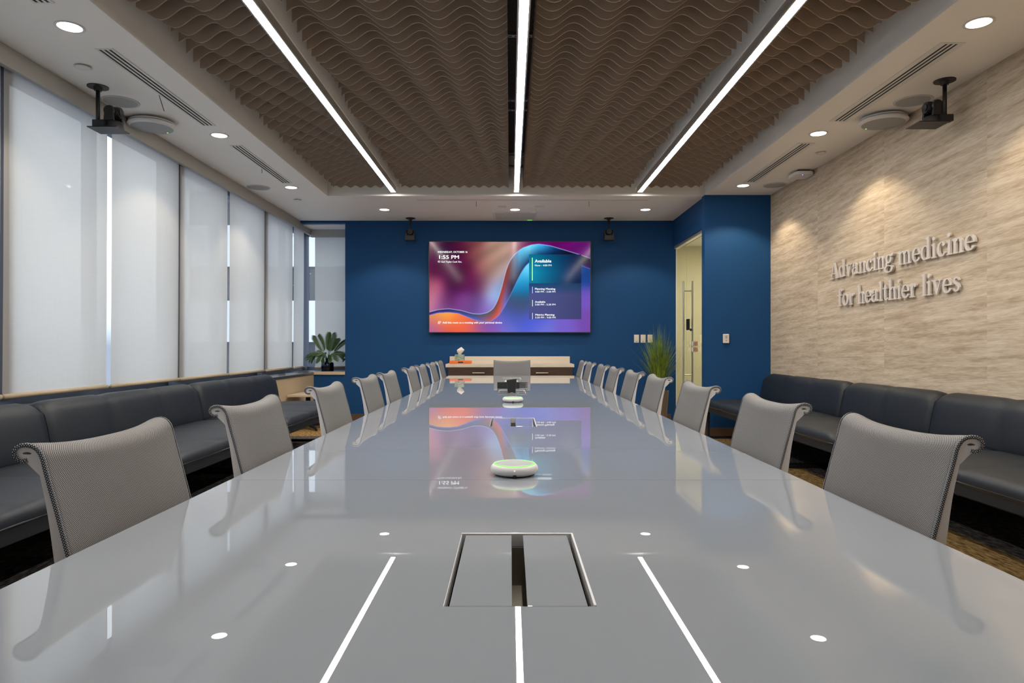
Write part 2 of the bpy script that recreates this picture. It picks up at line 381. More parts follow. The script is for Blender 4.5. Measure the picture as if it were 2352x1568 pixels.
for yy_, lb in ((4.67, 'slotted steel channel above the centre light, nearest the camera'), (5.9, 'slotted steel channel above the centre light, second from the camera'), (6.14, 'slotted steel channel above the centre light, third from the camera'),
                (7.62, 'slotted steel channel above the centre light, second from the screen wall'), (8.1, 'slotted steel channel above the centre light, nearest the screen wall')):
    m_ = MB().box(-.016, .151, yy_-.02, yy_+.02, 3.20, 3.204).box(-.016, .151, yy_-.02, yy_-.017, 3.204, 3.225).box(-.016, .151, yy_+.017, yy_+.02, 3.204, 3.225).box(.072, .080, yy_-.004, yy_+.004, 3.22, zt)
    for k in range(4): m_.box(-.012+k*.042, .012+k*.042, yy_-.006, yy_+.006, 3.1985, 3.1999, mi=1)
    tag(m_.build('steel_channel', [M['steel'], M['dark']]), lb, 'channel', 'steel channels in the centre slot')

# linear lights
for x, lab in ((-1.405, 'long linear ceiling light, the one nearest the windows'), (.075, 'long linear ceiling light running over the table centre'), (1.557, 'long linear ceiling light, the one nearest the lettered wall')):
    t = thing('linear_light', lab, 'ceiling light', (x, 4.4, 2.93), group='linear lights in the ceiling recess')
    m_ = MB().box(-.036, -.0255, -3.83, 3.80, 0, .06).box(.0255, .036, -3.83, 3.80, 0, .06).box(-.0255, .0255, -3.83, 3.80, .035, .06).box(-.0255, .0255, -3.83, -3.824, 0, .035).box(-.0255, .0255, 3.794, 3.80, 0, .035)
    if x == .075: m_.box(-.03, .03, -3.83, 3.80, .06, .10)
    m_.build('housing', M['alu'], t, bevel=.001)
    MB().box(-.025, .025, -3.823, 3.793, .0002, .003).build('diffuser', M['strip'], t)

# downlights
DL = [(-2.51, 3.89, 'window side soffit, nearest the camera'), (-2.51, 5.89, 'window side soffit, between the two long diffusers'), (-2.51, 7.82, 'window side soffit, nearest the corner bay'),
      (2.636, 3.84, 'lettered wall soffit, nearest the camera'), (2.636, 5.84, 'lettered wall soffit, between the two long diffusers'), (2.636, 7.73, 'lettered wall soffit, nearest the blue return wall'),
      (-1.675, 9.09, 'soffit before the screen wall, left of the screen'), (.064, 9.09, 'soffit before the screen wall, over the middle of the screen'), (1.80, 9.09, 'soffit before the screen wall, right of the screen')]
for x, y, w in DL + [(-2.51, 1.9, None), (2.636, 1.85, None)]:
    vis = w is not None
    t = thing('downlight', 'round recessed downlight in the ' + (w or ('window side soffit, over the camera' if x < 0 else 'lettered wall soffit, over the camera')), 'downlight', (x, y, ZC), group='round downlights in the white soffit')
    MB().lathe([(.062, .0), (.078, 0), (.078, -.004), (.070, -.006), (.062, -.003)]).build('trim_ring', M['white'], t, smooth=True)
    MB().cyl(.0625, -.0035, -.001, n=32).build('lens', M['glow'], t)
    lp = bpy.data.lights.new('downlight_lamp', 'SPOT'); lp.energy = SPOT_W; lp.color = (1.0, .80, .55) if x > 2 else (1.0, .86, .68)
    lp.spot_size = math.radians(112); lp.spot_blend = .35; lp.shadow_soft_size = .03
    lo = bpy.data.objects.new('downlight_lamp', lp); link(lo, t); lo.location = (0, 0, -.012)

# slot diffusers
def diffuser(xc, y0, y1, w, slots, lab):
    t = thing('air_diffuser', lab, 'air diffuser', (xc, (y0+y1)/2, ZC), group='linear slot diffusers in the soffits')
    h = (y1-y0)/2; f = MB(); sw = .017; gap = .013; tot = slots*sw+(slots-1)*gap
    f.box(-w/2, -tot/2, -h, h, -.005, 0); f.box(tot/2, w/2, -h, h, -.005, 0); f.box(-tot/2, tot/2, -h, -h+.012, -.005, 0); f.box(-tot/2, tot/2, h-.012, h, -.005, 0)
    for k in range(slots-1): f.box(-tot/2+sw+k*(sw+gap), -tot/2+(k+1)*(sw+gap), -h+.012, h-.012, -.005, 0)
    f.build('frame', M['white'], t)
    s = MB()
    for k in range(slots): s.box(-tot/2+k*(sw+gap), -tot/2+k*(sw+gap)+sw, -h+.012, h-.012, -.0015, 0)
    s.build('slot', M['dark'], t); return t
diffuser(-2.484, 4.17, 5.63, .11, 3, 'long white slot diffuser in the window side soffit, beside the ceiling camera')
diffuser(-2.488, 6.18, 7.61, .11, 3, 'long white slot diffuser in the window side soffit, nearer the corner bay')
diffuser(-2.47, 2.1, 3.62, .11, 3, 'white slot diffuser in the window side soffit, cut off by the photo top')
diffuser(2.655, 4.09, 5.52, .15, 3, 'long white slot diffuser in the lettered wall soffit, beside the ceiling camera')
diffuser(2.655, 6.11, 7.57, .15, 3, 'long white slot diffuser in the lettered wall soffit, nearer the blue return wall')
d = diffuser(.28, 8.49-1.44, 8.49+1.44, .06, 1, 'long thin slot diffuser in the soffit before the screen wall'); d.location = (.28, 8.49, ZC); d.rotation_euler = (0, 0, PI/2)

# round flush speakers
for x, y, lab in ((-2.90, 5.08, 'flush round grey ceiling speaker behind the window side ceiling camera'), (-2.885, 7.82, 'flush round grey ceiling speaker near the corner bay'),
                  (2.985, 5.06, 'flush round grey ceiling speaker beside the ceiling camera on the lettered wall side'), (2.985, 7.71, 'flush round grey ceiling speaker next to the access point')):
    t = thing('ceiling_speaker', lab, 'speaker', (x, y, ZC), group='flush ceiling speakers')
    MB().lathe([(.112, -.002), (.118, -.007), (.127, -.006), (.13, 0)]).build('rim', M['offwhite'], t, smooth=True)
    MB().cyl(.115, -.0055, -.001, n=40).build('grille', M['grille'], t)
# surface discs
for x, y, lab in ((-2.885, 5.5, 'thick round white ceiling disc with green light above the blinds'), (2.95, 5.40, 'thick round white ceiling disc with green light by the beige wall')):
    t = thing('ceiling_microphone', lab, 'ceiling microphone', (x, y, ZC), group='round ceiling microphones')
    MB().lathe([(0, -.02), (.10, -.02), (.10, 0), (0, 0)], n=40).lathe([(0, -.028), (.165, -.028), (.172, -.022), (.165, -.016), (0, -.016)], n=48).lathe([(.155, -.062), (.17, -.060), (.18, -.05), (.18, -.042), (.172, -.034), (0, -.032)], n=48).build('body', M['white'], t, smooth='auto')
    MB().cyl(.156, -.0605, -.05, n=48).build('grille', M['grille'], t)
    MB().cyl(.006, -.064, -.060, c=(.06 if x < 0 else -.07, .128, 0), n=12).build('indicator', M['led_green'], t)
for x, y, r, lab in ((-2.78, 4.44, .05, 'small round white concealed sprinkler cap near the blinds and camera mount'), (-2.64, 8.47, .045, 'small round white concealed sprinkler cap near the corner bay'), (2.92, 6.41, .045, 'small round white concealed sprinkler cap on the lettered wall side')):
    tag(MB().lathe([(0, -.014), (r*.9, -.014), (r, -.010), (r, -.008), (r*.5, -.008), (r*.5, 0), (0, 0)], c=(x, y, ZC), n=32).build('sprinkler_cap', M['white'], smooth='auto'), lab, 'sprinkler', 'sprinkler caps')
# access point
t = thing('access_point', 'rounded square white wireless access point high by the beige wall', 'access point', (3.03, 7.12, ZC))
def rrect(w, h, r, n=6):
    P = []
    for cx, cy, a0 in ((w/2-r, h/2-r, 0), (-w/2+r, h/2-r, PI/2), (-w/2+r, -h/2+r, PI), (w/2-r, -h/2+r, 3*PI/2)):
        for k in range(n+1): a = a0+k*PI/2/n; P.append((cx+r*math.cos(a), cy+r*math.sin(a)))
    return P
MB().prism(rrect(.19, .24, .05), 'z', -.055, -.018).build('body', M['white'], t, bevel=.008, segs=3)
MB().box(-.06, .06, -.08, .08, -.018, 0).build('mount', M['dark'], t)
MB().cyl(.005, -.058, -.054, c=(-.02, -.09, 0), n=10).build('indicator', M['led_blue'], t)
# front soffit devices
t = thing('ceiling_microphone_tile', 'square white flush ceiling microphone tile with a green light before the screen wall', 'ceiling microphone', (.065, 9.54, ZC))
MB().box(-.30, .30, -.30, -.27, -.012, 0).box(-.30, .30, .27, .30, -.012, 0).box(-.30, -.27, -.27, .27, -.012, 0).box(.27, .30, -.27, .27, -.012, 0).build('frame', M['white'], t, bevel=.003)
MB().box(-.268, .268, -.268, .268, -.009, 0).build('grille', M['offwhite'], t)
MB().box(.18, .25, .255, .267, -.013, -.009).build('indicator', M['led_green'], t)
tag(MB().lathe([(0, -.05), (.03, -.048), (.05, -.03), (.058, -.012), (.06, 0)], c=(.31, 9.08, ZC), n=28).build('motion_sensor', M['white'], smooth=True), 'small white domed sensor on the soffit just right of the middle downlight', 'sensor')
tag(MB().box(-.16, -.05, 8.86, 8.92, ZC-.02, ZC).build('ceiling_sensor', M['white'], bevel=.004), 'small white rectangular box on the soffit left of the middle downlight', 'sensor')
tag(MB().box(.32, .44, 8.86, 8.92, ZC-.012, ZC).build('ceiling_sensor', M['white'], bevel=.003), 'small thin white plate on the soffit right of the domed sensor', 'sensor')

# ------------------------------------------------------------ PTZ cameras
def ptz(loc, rz, lab, drop, plate=True, group='black conference cameras hung from the ceiling', px=0, py=.06, face=0):
    t = thing('conference_camera', lab, 'camera', loc, rz, group)
    MB().lathe([(0, 0), (.068, 0), (.068, -.006), (.03, -.008), (.024, -.03), (0, -.03)], n=36).build('ceiling_flange', M['black'], t, smooth='auto')
    MB().tube([(0, 0, -.02), (0, 0, -drop)], .0135, 16).build('pole', M['black'], t, smooth=True)
    if plate:
        MB().box(px-.105, px+.105, py-.075, py+.09, -drop-.006, -drop).box(-.03, .05, -.018, .03, -drop, -drop+.045).build('plate', M['black'], t)
    h = -drop
    bx, by = px+.035, py+.01
    base = MB().lathe([(0, h), (.066, h), (.068, h+.012), (.058, h+.05), (.045, h+.058), (0, h+.058)], c=(bx, by, 0), n=32).build('camera_base', M['blackp'], t, smooth='auto')
    ca, sa = math.cos(face), math.sin(face)
    for s in (-1, 1):
        y_ = MB(); y_.lathe([(0, -.011), (.034, -.011), (.04, 0), (.034, .011), (0, .011)], c=(s*.056, 0, .118), axis='x', n=24)
        y_.prism([(-.034, .05), (.034, .05), (.028, .12), (-.028, .12)], 'x', s*.056-.010, s*.056+.010)
        o = y_.build('yoke_arm', M['blackp'], t, smooth='auto'); o.location = (bx, by, h); o.rotation_euler = (0, 0, face)
    o = MB().lathe([(0, -.04), (.036, -.04), (.043, -.03), (.043, .03), (.037, .052), (0, .052)], c=(0, 0, .118), axis='y', n=28).build('camera_head', M['blackp'], t, smooth='auto'); o.location = (bx, by, h); o.rotation_euler = (0, 0, face)
    l = MB().lathe([(0, .053), (.026, .053), (.028, .058), (.02, .054), (0, .054)], c=(0, 0, .118), axis='y', n=24).build('lens', M['black'], o, smooth='auto')
    MB().lathe([(0, 0), (.004, 0), (.004, .003), (0, .003)], c=(0, 0, .0), axis='y', n=8).build('indicator', M['led_blue'], t).location = (bx+.045*math.cos(face), by-.058, h+.022)
    return t
ptz((-2.892, 4.788, ZC), 0, 'black conference camera hung on a pole beside the blinds', .28, px=.035, face=-PI/2)
ptz((2.977, 4.678, ZC), 0, 'black conference camera hung on a pole beside the beige wall', .28, px=-.075, face=PI/2)
def ptz_small(loc, lab):
    t = ptz(loc, 0, lab, .20, plate=False, face=PI, px=-.035, py=0)
    MB().prism([(-.075, -.32), (.075, -.32), (.062, -.25), (-.062, -.25)], 'y', -.055, .05).build('bracket', M['black'], t, bevel=.004)
    for c in t.children:
        if c.name.split('.')[0] in ('camera_base', 'yoke_arm', 'camera_head', 'indicator'): c.location.z -= .115
    MB().box(-.058, -.05, -.01, .01, -.31, -.19).box(.05, .058, -.01, .01, -.31, -.19).box(-.058, .058, -.01, .01, -.20, -.192).build('cage', M['black'], t)
    return t
ptz_small((-1.42, 9.70, ZC), 'small black conference camera hung at the upper left of the screen')
ptz_small((1.40, 9.70, ZC), 'small black conference camera hung at the upper right of the screen')

# ------------------------------------------------------------ roller blinds
def blind(p0, p1, lab, zb=.755, gp='left window blinds'):
    p0 = Vector(p0); p1 = Vector(p1); d = (p1-p0); L = d.length; rz = math.atan2(d.y, d.x)
    t = thing('roller_blind', lab, 'blind', (p0.x, p0.y, 0), rz, gp)
    bm = MB(); n = 14; rows = 24
    grid = [[bm.bm.verts.new((L*i/n, .004*math.sin(PI*i/n)*math.sin(PI*j/rows)+(.010*(2*i/n-1)**6)*(1-j/rows)**2, zb+.03+(2.86-zb-.03)*j/rows)) for j in range(rows+1)] for i in range(n+1)]
    for i in range(n):
        for j in range(rows): bm.bm.faces.new((grid[i][j], grid[i+1][j], grid[i+1][j+1], grid[i][j+1]))
    bm.build('fabric', M['blind'], t, smooth=True)
    MB().tube([(0, .0, zb+.016), (L, 0, zb+.016)], .016, 10).build('hem_bar', M['blind_bar'], t, smooth=True)
    MB().tube([(0, .0, 2.845), (L, 0, 2.845)], .022, 12).build('roller', M['white'], t, smooth=True)
names = ['third beyond the frame', 'nearest the camera', 'second from the camera', 'third from the camera', 'fourth from the camera', 'fifth from the camera', 'narrow one next to the corner bay']
bs = sorted([y for y in bound if y > -1.5])
for i, y in enumerate(bs):
    y1 = bs[i+1] if i+1 < len(bs) else YB-.28
    # wide light gap at every second joint
    k = round((9.75-y)/1.117)
    g0 = .03 if k % 2 == 0 else .014; g1 = .014 if k % 2 == 0 else .03
    idx = {4: 1, 3: 2, 2: 3, 1: 4, 0: 6}.get(k-1 if False else k, 0)
    lab = {5: 'large pale translucent roller blind, leftmost in the photo', 4: 'pale translucent roller blind right of the wide bright gap, second from the left', 3: 'pale translucent roller blind, third from the left',
           2: 'pale translucent roller blind, fourth from the left', 1: 'pale translucent roller blind, fifth from the left', 0: 'narrow looking translucent roller blind next to the corner bay'}.get(k, 'pale translucent roller blind, %s behind the frame edge' % {6: 'first', 7: 'second', 8: 'third', 9: 'fourth', 10: 'fifth'}.get(k, 'last'))
    blind((XG, y+g0, 0), (XG, y1-g1, 0), lab)
blind((-3.0, YB-.06, 0), (XBW-.01, YB-.06, 0), 'translucent roller blind facing the camera behind the potted palm', .745, 'corner bay blind')
# column strips behind the joints that show no daylight
for k in (1, 3, 5, 7):
    y = 9.75-1.117*k
    struct(MB().box(-3.19, -3.13, y-.03, y+.10, .705, 2.86).build('trim_%d' % k, M['mullion']))

# building seen past the blinds
t = thing('neighbouring_building', 'pale building with dark window bands outside the corner bay', 'building', (0, 0, 0))
m_ = MB(); dk = MB()
for j in range(6):
    m_.box(-9, 3, 19, 20, -3+2.1*j, -3+2.1*j+1.15); dk.box(-9, 3, 19.15, 20, -3+2.1*j+1.15, -3+2.1*(j+1))
m_.build('facade', M['facade'], t); dk.build('window_band', M['facadedark'], t)

# ------------------------------------------------------------ conference table
TX0, TX1, TY0, TY1, TZ = -.714, .745, .38, 7.91, .74
TC = (TX0+TX1)/2
POP = [(1.065, .345), (3.065, .335), (5.13, .34), (7.18, .34)]
t = thing('conference_table', 'very long grey glass-topped conference table with glossy surface', 'table', (TC, 4.1, 0))
def toff(o): o.matrix_parent_inverse = Matrix.Translation((-TC, -4.1, 0)); return o
seams = [TY0, 1.737, 4.94, TY1]
for a, c in zip(seams, seams[1:]):
    m_ = MB(); y = a+.0008
    px0, px1 = -.088, .113
    for pc, pl in POP:
        if a < pc < c:
            y0, y1 = pc-pl/2, pc+pl/2
            m_.box(TX0, TX1, y, y0, TZ-.028, TZ); m_.box(TX0, px0, y0, y1, TZ-.028, TZ); m_.box(px1, TX1, y0, y1, TZ-.028, TZ); y = y1
    m_.box(TX0, TX1, y, c-.0008, TZ-.028, TZ)
    bmesh.ops.remove_doubles(m_.bm, verts=m_.bm.verts, dist=1e-5)
    fs = [f for f in m_.bm.faces]
    # drop coincident inner faces
    seen = {}
    for f in fs:
        key = tuple(sorted(v.index for v in f.verts))
    toff(m_.build('tabletop', M['table'], t))
toff(MB().box(TX0+.012, TX1-.012, TY0+.012, TY1-.012, TZ-.045, TZ-.0285).build('underlay', M['charcoal'], t)) if False else None
for y in (1.3, 3.9, 5.9, 7.0):
    toff(MB().box(-.14, .17, y-.05, y+.05, .02, .70).box(-.19, .22, y-.16, y+.16, 0, .02).build('pedestal', M['charcoal'], t, bevel=.006))
toff(MB().box(-.25, .28, TY0+.3, TY1-.3, .66, .712-.0).build('support_beam', M['charcoal'], t)) if False else None
# cable hatches
tbl = t
for pc, pl in POP:
    w = (px1-px0)/2; L = pl/2; f = MB()
    f.box(-w, w, L-.0045, L+.000, -.022, .002); f.box(w-.0035, w, -L, L-.0045, -.022, .002); f.box(-w, -w+.0012, -L, L-.0045, -.022, .0004)
    h = f.build('cable_hatch', M['chair_white'], tbl, bevel=.0008); h.location = ((px0+px1)/2-TC, pc-4.1, TZ)
    MB().box(-w+.003, w-.007, -L, L-.007, -.095, -.090).box(-w+.003, -w+.005, -L, L-.007, -.09, -.022).box(w-.009, w-.007, -L, L-.007, -.09, -.022).box(-w, w, -L, -L+.002, -.09, -.03).box(-w, w, L-.009, L-.007, -.09, -.022).build('tray', M['tray'], h)
    for a, c in ((-w+.008, -.010), (.010, w-.011)): MB().box(a, c, -L+.0015, L-.009, -.006, .0).build('flap', M['table'], h, bevel=.001)
    MB().cyl(.024, -.09, -.070, c=(0, -L*.55, 0), n=28).build('socket', M['blackp'], h, smooth='auto')
# table microphones
pucks = [(.011, 1.812, 'round white tabletop microphone with green ring, nearest the camera'), (.016, 4.165, 'round white tabletop microphone with green ring, just this side of the black cup'), (.010, 6.2, 'round white tabletop microphone with green ring, half hidden behind the black cup')]
def puck():
    t = thing('table_microphone', '', 'microphone', (0, 0, TZ), group='round microphones on the table')
    MB().lathe([(0, .001), (.046, .001), (.0525, .003), (.058, .0065), (.0615, .0105), (.0632, .0145), (.0634, .0175), (.0622, .0215), (.060, .0248), (.0572, .0274), (.0545, .0285)], n=64).build('body', M['white'], t, smooth=True)
    MB().lathe([(.0545, .0283), (.0555, .0296), (.0525, .0304), (.0515, .029)], n=56).build('light_ring', M['led_green'], t, smooth=True)
    MB().lathe([(.0518, .0292), (.035, .0325), (.015, .034), (0, .0345)], n=56).build('top_pad', M['grille'], t, smooth=True)
    MB().box(-.004, .004, -.063, -.050, .001, .008).build('cable_slot', M['dark'], t, bevel=.001)
    MB().lathe([(0, -.0632), (.0016, -.0632), (.0016, -.060), (0, -.060)], c=(0, 0, .020), axis='y', n=10).build('indicator', M['txt'], t)
    return t
p0 = puck()
for i, (x, y, lab) in enumerate(pucks):
    p = p0 if i == 0 else copy_tree(p0); p.location = (x, y, TZ+.0005); p['label'] = lab
# black cup and marker set
t = thing('pen_cup', 'black flared pen cup standing on the table centre', 'cup', (.010, 5.01, TZ+.003))
def cup_ring(w, d, z, sk=0): return [(x, y, z+sk*x) for x, y in rrect(w, d, .008, 3)]
m_ = MB(); R = [cup_ring(.058, .05, 0), cup_ring(.076, .06, .092, .14), cup_ring(.072, .056, .092, .14), cup_ring(.055, .046, .004)]
R = [[m_.bm.verts.new(p) for p in r] for r in R]
for a, c in zip(R, R[1:]):
    for k in range(len(a)): m_.bm.faces.new((a[k], a[(k+1)%len(a)], c[(k+1)%len(c)], c[k]))
m_.bm.faces.new(R[0][::-1]); m_.bm.faces.new(R[-1]); m_.build('cup_body', M['blackp'], t, smooth='auto')
t = thing('marker_holder', 'flat black holder with four black markers behind the cup', 'pen holder', (.0, 5.53, TZ+.0005))
MB().box(-.105, .075, -.02, .02, 0, .052).build('holder', M['blackp'], t, bevel=.004)
for k in range(4):
    mk = MB().tube([(.07, 0, .008+k*.0125), (.128, 0, .008+k*.0125)], .0052, 10).build('marker', M['blackp'], t, smooth='auto')
    MB().tube([(.128, 0, .008+k*.0125), (.142, 0, .008+k*.0125)], .0034, 8).build('marker_cap', M['black'], mk, smooth='auto')

# ------------------------------------------------------------ mesh chairs
PROF = [(-.246, .8905), (-.254, .8885), (-.262, .8915), (-.2675, .8985), (-.2685, .9065), (-.2645, .9135), (-.257, .9175), (-.247, .9185), (-.237, .9165), (-.2285, .911), (-.2225, .903), (-.2185, .893),
        (-.2145, .876), (-.2085, .853), (-.202, .830), (-.1955, .806), (-.1885, .779), (-.178, .738), (-.166, .69), (-.154, .63), (-.150, .58), (-.155, .53), (-.156, .49), (-.138, .458), (-.10, .442), (-.04, .434), (.04, .432), (.12, .434), (.19, .430), (.225, .418), (.24, .398)]
DEP = [.009, .010, .011, .0115, .012, .012, .0115, .011, .011, .011, .011, .011, .0115, .0125, .014, .016, .019, .024, .03, .036, .04, .04, .04, .04, .038, .036, .032, .026, .02, .014, .008]
CHW = .208
def normals(P):
    N = []
    for i in range(len(P)):
        a = P[max(i-1, 0)]; c = P[min(i+1, len(P)-1)]; dx, dz = c[0]-a[0], c[1]-a[1]; L = math.hypot(dx, dz)
        N.append((-dz/L, dx/L))
    return N
NRM = normals(PROF)
def make_chair():
    t = thing('conference_chair', '', 'chair', (0, 0, 0), group='mesh chairs around the conference table')
    # woven sling
    bm = bmesh.new(); uvl = bm.loops.layers.uv.new('UVMap'); ny = 20; G = []; s = 0; ss = [0]
    for i in range(1, len(PROF)): s += math.hypot(PROF[i][0]-PROF[i-1][0], PROF[i][1]-PROF[i-1][1]); ss.append(s)
    for i, (x, z) in enumerate(PROF):
        row = []
        f = min(1, i/10.0)
        for j in range(ny+1):
            v = 2*j/ny-1; y = v*(CHW+.006); w = max(0, 1-(abs(v)/.94)**2.6)
            # the sling sags between its side frames
            if i <= 11: dx, dz = .010*w, -.013*w
            elif i < 20: k = (i-11)/9; dx, dz = .010*w*(1-k)-.016*w*k, -.013*w*(1-k)
            elif i < 24: dx, dz = -.016*w, -.006*w
            else: dx, dz = 0, -.016*w
            row.append(bm.verts.new((x+dx, y, z+dz)))
        G.append(row)
    for i in range(len(G)-1):
        for j in range(ny):
            f = bm.faces.new((G[i][j], G[i+1][j], G[i+1][j+1], G[i][j+1])); f.smooth = True
            for lp, (a, c) in zip(f.loops, ((i, j), (i+1, j), (i+1, j+1), (i, j+1))):
                lp[uvl].uv = (ss[a], (2*c/ny-1)*(CHW+.006))
    me = bpy.data.meshes.new('mesh_sling'); bm.to_mesh(me); bm.free(); me.materials.append(M['mesh'])
    o = link(bpy.data.objects.new('mesh_sling', me), t)
    sb = o.modifiers.new('s', 'SUBSURF'); sb.levels = 1; sb.render_levels = 1
    sd = o.modifiers.new('t', 'SOLIDIFY'); sd.thickness = .0022; sd.offset = 0
    # side frames with curled ends
    for sgn in (-1, 1):
        bm = bmesh.new(); rows = []
        y0, y1 = sgn*(CHW-.014), sgn*(CHW+.005)
        P2 = PROF; N2 = NRM
        for (x, z), (nx, nz), d in zip(P2, N2, DEP):
            # frame lies on the rear/under side of the sling
            o1 = (x-nx*-.0014*-1, z+nz*.0); a = (x-(-nx)*0, z)
            q = (x+nx*(-d)*-1*-1, z+nz*(-d)*-1*-1)
            x -= nx*.0022; z -= nz*.0022
            rows.append([bm.verts.new((x, y0, z)), bm.verts.new((x, y1, z)), bm.verts.new((x-nx*d*SIDE, y1, z-nz*d*SIDE)), bm.verts.new((x-nx*d*SIDE, y0, z-nz*d*SIDE))])
        for a, c in zip(rows, rows[1:]):
            for k in range(4): bm.faces.new((a[k], a[(k+1)%4], c[(k+1)%4], c[k]))
        bm.faces.new(rows[0]); bm.faces.new(rows[-1][::-1])
        # closed teardrop end of the curl with an oval eye
        hc = (-.2475, .9045); outl = [(PROF[q][0]-NRM[q][0]*.0045, PROF[q][1]-NRM[q][1]*.0045) for q in range(1, 14)]+[(-.222, .862), (-.2215, .874), (-.2265, .882), (-.236, .886)]
        outl.sort(key=lambda p: math.atan2(p[1]-hc[1], p[0]-hc[0])); RR = []
        for p in outl:
            a = math.atan2(p[1]-hc[1], p[0]-hc[0]); q = (hc[0]+.0085*math.cos(a), hc[1]+.0042*math.sin(a))
            RR.append([bm.verts.new((p[0], y0, p[1])), bm.verts.new((p[0], y1, p[1])), bm.verts.new((q[0], y1, q[1])), bm.verts.new((q[0], y0, q[1]))])
        for q in range(len(RR)):
            a, c = RR[q], RR[(q+1) % len(RR)]
            for k in range(4): bm.faces.new((a[k], a[(k+1)%4], c[(k+1)%4], c[k]))
        bmesh.ops.recalc_face_normals(bm, faces=bm.faces)
        me = bpy.data.meshes.new('side_frame'); bm.to_mesh(me); bm.free(); me.materials.append(M['chair_white'])
        link(bpy.data.objects.new('side_frame', me), t)
        # woven edge band wrapped over the side of the frame
        bm = bmesh.new(); uvl = bm.loops.layers.uv.new('UVMap'); rows = []
        for (x, z), (nx, nz), s_ in zip(PROF, NRM, ss):
            rows.append([bm.verts.new((x+nx*.0014, sgn*(CHW+.004), z+nz*.0014)), bm.verts.new((x+nx*.0014, sgn*(CHW+.0072), z+nz*.0014)), bm.verts.new((x-nx*.0052, sgn*(CHW+.0066), z-nz*.0052))])
        for i in range(len(rows)-1):
            for k in range(2):
                f = bm.faces.new((rows[i][k], rows[i][k+1], rows[i+1][k+1], rows[i+1][k])); f.smooth = True
                for lp, (a, c) in zip(f.loops, ((i, k), (i, k+1), (i+1, k+1), (i+1, k))): lp[uvl].uv = (ss[a], c*.0052)
        me = bpy.data.meshes.new('edge_band'); bm.to_mesh(me); bm.free(); me.materials.append(M['band'])
        o = link(bpy.data.objects.new('edge_band', me), t); sd = o.modifiers.new('t', 'SOLIDIFY'); sd.thickness = .0012; sd.offset = 0
    MB().box(-.205, -.185, -CHW+.01, CHW-.01, .56, .60).box(-.09, -.06, -CHW+.01, CHW-.01, .385, .41).box(.10, .13, -CHW+.01, CHW-.01, .395, .41).build('cross_brace', M['chair_white'], t, bevel=.004)
    MB().tube([(-.195, 0, .58), (-.20, 0, .50), (-.16, 0, .41), (-.06, 0, .385), (.12, 0, .395)], [.02, .024, .028, .03, .02], 10).build('spine', M['chair_white'], t, smooth=True)
    MB().cyl(.028, .20, .37, n=20).cyl(.018, .09, .20, n=16).build('gas_column', M['chair_alu'], t, smooth='auto')
    m_ = MB()
    m_.cyl(.042, .065, .115, n=20)
    for k in range(5):
        a = PI/2+k*2*PI/5+.3; ux, uy = math.cos(a), math.sin(a)
        m_.tube([(ux*.03, uy*.03, .095), (ux*.15, uy*.15, .088), (ux*.27, uy*.27, .068)], [.022, .018, .012], 8)
    m_.build('star_base', M['chair_alu'], t, smooth='auto')
    for k in range(5):
        a = PI/2+k*2*PI/5+.3; ux, uy = math.cos(a)*.27, math.sin(a)*.27
        MB().lathe([(0, -.018), (.022, -.018), (.028, -.014), (.028, -.004), (.012, -.002), (.012, .002), (.028, .004), (.028, .014), (.022, .018), (0, .018)], c=(ux, uy, .0285), axis='x', n=18).build('caster', M['blackp'], t, smooth='auto')
    return t
SIDE = 1
chair0 = make_chair()
Lc = [1.134, 1.868, 2.73, 3.54, 4.18, 5.15, 5.81, 6.60, 7.38]
Rc = [1.235, 1.935, 2.765, 3.57, 4.31, 5.09, 5.83, 6.75, 7.49]
ordn = ['the one nearest the camera', 'second from the camera', 'third from the camera', 'fourth from the camera', 'fifth from the camera', 'fourth from the screen wall', 'third from the screen wall', 'second from the screen wall', 'the one nearest the screen wall']
first = True
for i, y in enumerate(Lc):
    c = chair0 if first else copy_tree(chair0); first = False
    c.location = (-.552, y+CHW, .004 if False else 0); c['label'] = 'grey mesh chair on the window side of the table, ' + ordn[i]
    c.rotation_euler = (0, 0, 0)
for i, y in enumerate(Rc):
    c = copy_tree(chair0); c.location = (.583, y+CHW, 0); c.rotation_euler = (0, 0, PI)
    c['label'] = 'grey mesh chair on the lettered wall side of the table, ' + ordn[i].replace('the one ', '')
c = copy_tree(chair0); c.location = (.02, 7.77, 0); c.rotation_euler = (0, 0, -PI/2); c['label'] = 'grey mesh chair at the far head of the table'

